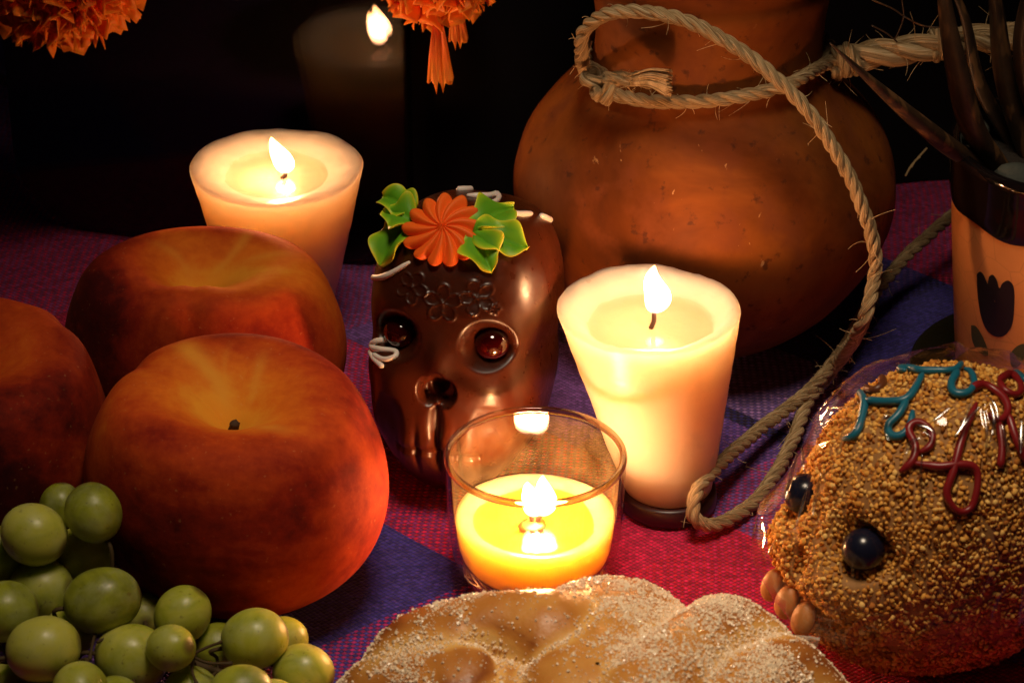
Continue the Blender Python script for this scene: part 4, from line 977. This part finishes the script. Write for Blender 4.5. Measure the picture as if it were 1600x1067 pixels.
# ------------------------------------------------------------------ marigolds hanging over the top of the panel
om = M('orange_petal'); n = om.noise(180, 4, .6); al = om.attr('tipness').outputs['Fac']
om.col(om.ramp(om.math('ADD', om.math('MULTIPLY', al, .6), om.math('MULTIPLY', n, .5)), [(.2, (.62, .065, .004)), (.6, (.92, .15, .006)), (.95, (.96, .27, .012))])); om.set(Roughness=.6)
om.b.inputs['Subsurface Weight'].default_value = .3; om.b.inputs['Subsurface Scale'].default_value = .15 * S; om.nrm(om.bump(n, .3, .05))
def petal_mesh(seed, L=1.0, W=.52, frill=1.5):
    r = np.random.default_rng(seed); nu, nv_ = 14, 13; V = []; tp = []
    ph = r.uniform(0, 6, 3)
    for u in np.linspace(0, 1, nu):
        for v_ in np.linspace(-1, 1, nv_):
            wd = W * (.22 + .78 * u ** .8); zz = .10 * math.sin(v_ * 7 + ph[0]) * u * frill + .07 * math.sin(v_ * 13 + u * 5 + ph[1]) * u + .16 * v_ * v_ * (1 - u) + .18 * u * u
            ll = L * u * (1 + (.07 * math.sin(v_ * 11 + ph[2]) + .05 * math.sin(v_ * 23)) * u ** 3 - .10 * v_ * v_ * u)
            V.append((v_ * wd, ll, zz)); tp.append(u)
    V = np.array(V); V2_ = V + np.array([0, 0, -.022]); F = gridfaces(nu, nv_); k = nu * nv_; F2 = [tuple(i + k for i in f[::-1]) for f in F]
    bd = [i for i in range(nv_)] + [i * nv_ + nv_ - 1 for i in range(1, nu)] + [(nu - 1) * nv_ + i for i in range(nv_ - 2, -1, -1)] + [i * nv_ for i in range(nu - 2, 0, -1)]
    rim_ = [(bd[i], bd[(i + 1) % len(bd)], bd[(i + 1) % len(bd)] + k, bd[i] + k) for i in range(len(bd))]
    me = mesh('petal', np.vstack([V, V2_]), F + F2 + [r_[::-1] for r_ in rim_], om.m)
    a = me.attributes.new('tipness', 'FLOAT', 'POINT'); a.data.foreach_set('value', np.array(tp + tp, dtype=np.float32)); return me
PM = [petal_mesh(s) for s in range(5)]
def marigold(label, c, R, n, facing, seed):
    t = thing('marigold', label, 'flower', tuple(c), 'orange marigolds hanging at the top')
    r = np.random.default_rng(seed); fq = Vector(facing).normalized().to_track_quat('Z', 'Y')
    for i in range(n):
        u = (i + .5) / n; el = math.acos(1 - 1.25 * u); az = i * 2.39996 + r.normal() * .15
        d_ = Vector((math.sin(el) * math.cos(az), math.sin(el) * math.sin(az), math.cos(el)))
        # petal grows along d_, its face turned towards the flower axis
        yv = d_; zv = (Vector((0, 0, 1)) - d_ * d_.z); zv = zv.normalized() if zv.length > .05 else Vector((1, 0, 0)); xv = yv.cross(zv)
        Rm = Matrix((xv, yv, zv)).transposed().to_4x4() @ Matrix.Rotation(r.normal() * .5, 4, 'Y') @ Matrix.Rotation(r.normal() * .22, 4, 'X')
        o = bpy.data.objects.new('petal', PM[i % 5]); COL.objects.link(o); o.parent = t
        sc_ = R * r.uniform(.8, 1.08) * (.72 + .28 * math.sin(el))
        o.matrix_local = fq.to_matrix().to_4x4() @ Rm @ Matrix.Diagonal((sc_, sc_, sc_, 1))
    dd_, FF_, _, _ = spheregrid(14, 20)
    q = dd_ * .34 * R - np.array(Vector(facing).normalized()) * R * .1 + np.array(c)
    obj('calyx', q, FF_, plain('flower_base', (.05, .07, .012), .6).m, t)
    return t
def pan(wc, z_, out): 
    p = p0 + wc * pdir + pn * out; return np.array([p[0], p[1], z_])
m1 = aty(92, -58, 4.3); t1 = marigold('large orange marigold head hanging at the top left corner', m1, 2.2, 150, (.15, -.9, -.35), 1)
m2 = aty(684, -60, 3.2); t = marigold('orange marigold at the top centre dropping one long petal', m2, 1.65, 110, (-.05, -.8, -.5), 2)
lm_ = petal_mesh(9, 2.1, .36, .6)
for a, b, sc_ in ((aty(683, 20, 2.4), aty(688, 134, 2.1), 1.0), (aty(712, -20, 3.6), aty(716, 68, 3.6), .75)):
    a = np.array(a); b = np.array(b); yv = Vector(b - a); L = yv.length; yv.normalize(); xv = yv.cross(Vector((.1, -1, .1))).normalized(); zv = xv.cross(yv)
    o = bpy.data.objects.new('long_petal', lm_); COL.objects.link(o); o.parent = t
    o.matrix_local = Matrix.Translation(Vector(a) * S - t.location) @ Matrix((xv, yv, zv)).transposed().to_4x4() @ Matrix.Diagonal((sc_, L / 2.1, sc_, 1))

GS = plain('green_flower_stem', (.06, .09, .015), .6).m
for fl, c, w_ in ((t1, m1, -8.6), (t, m2, 1.1)):
    zt = ZT if w_ < 0 else ZT - 2.2 + math.sqrt(2.2 ** 2 - w_ ** 2)
    P_ = catmull([c + np.array([0, .5, -.1]), (c + pan(w_, zt + .1, .3)) / 2 + np.array([0, .1, .15]), pan(w_, zt + .12, .15), pan(w_, zt + .14, -.4), pan(w_, zt + .10, -.95), pan(w_, zt - 1.2, -1.0)], .1)
    V, F = tube(P_, .10, 8); obj('stem', V, F, GS, fl)
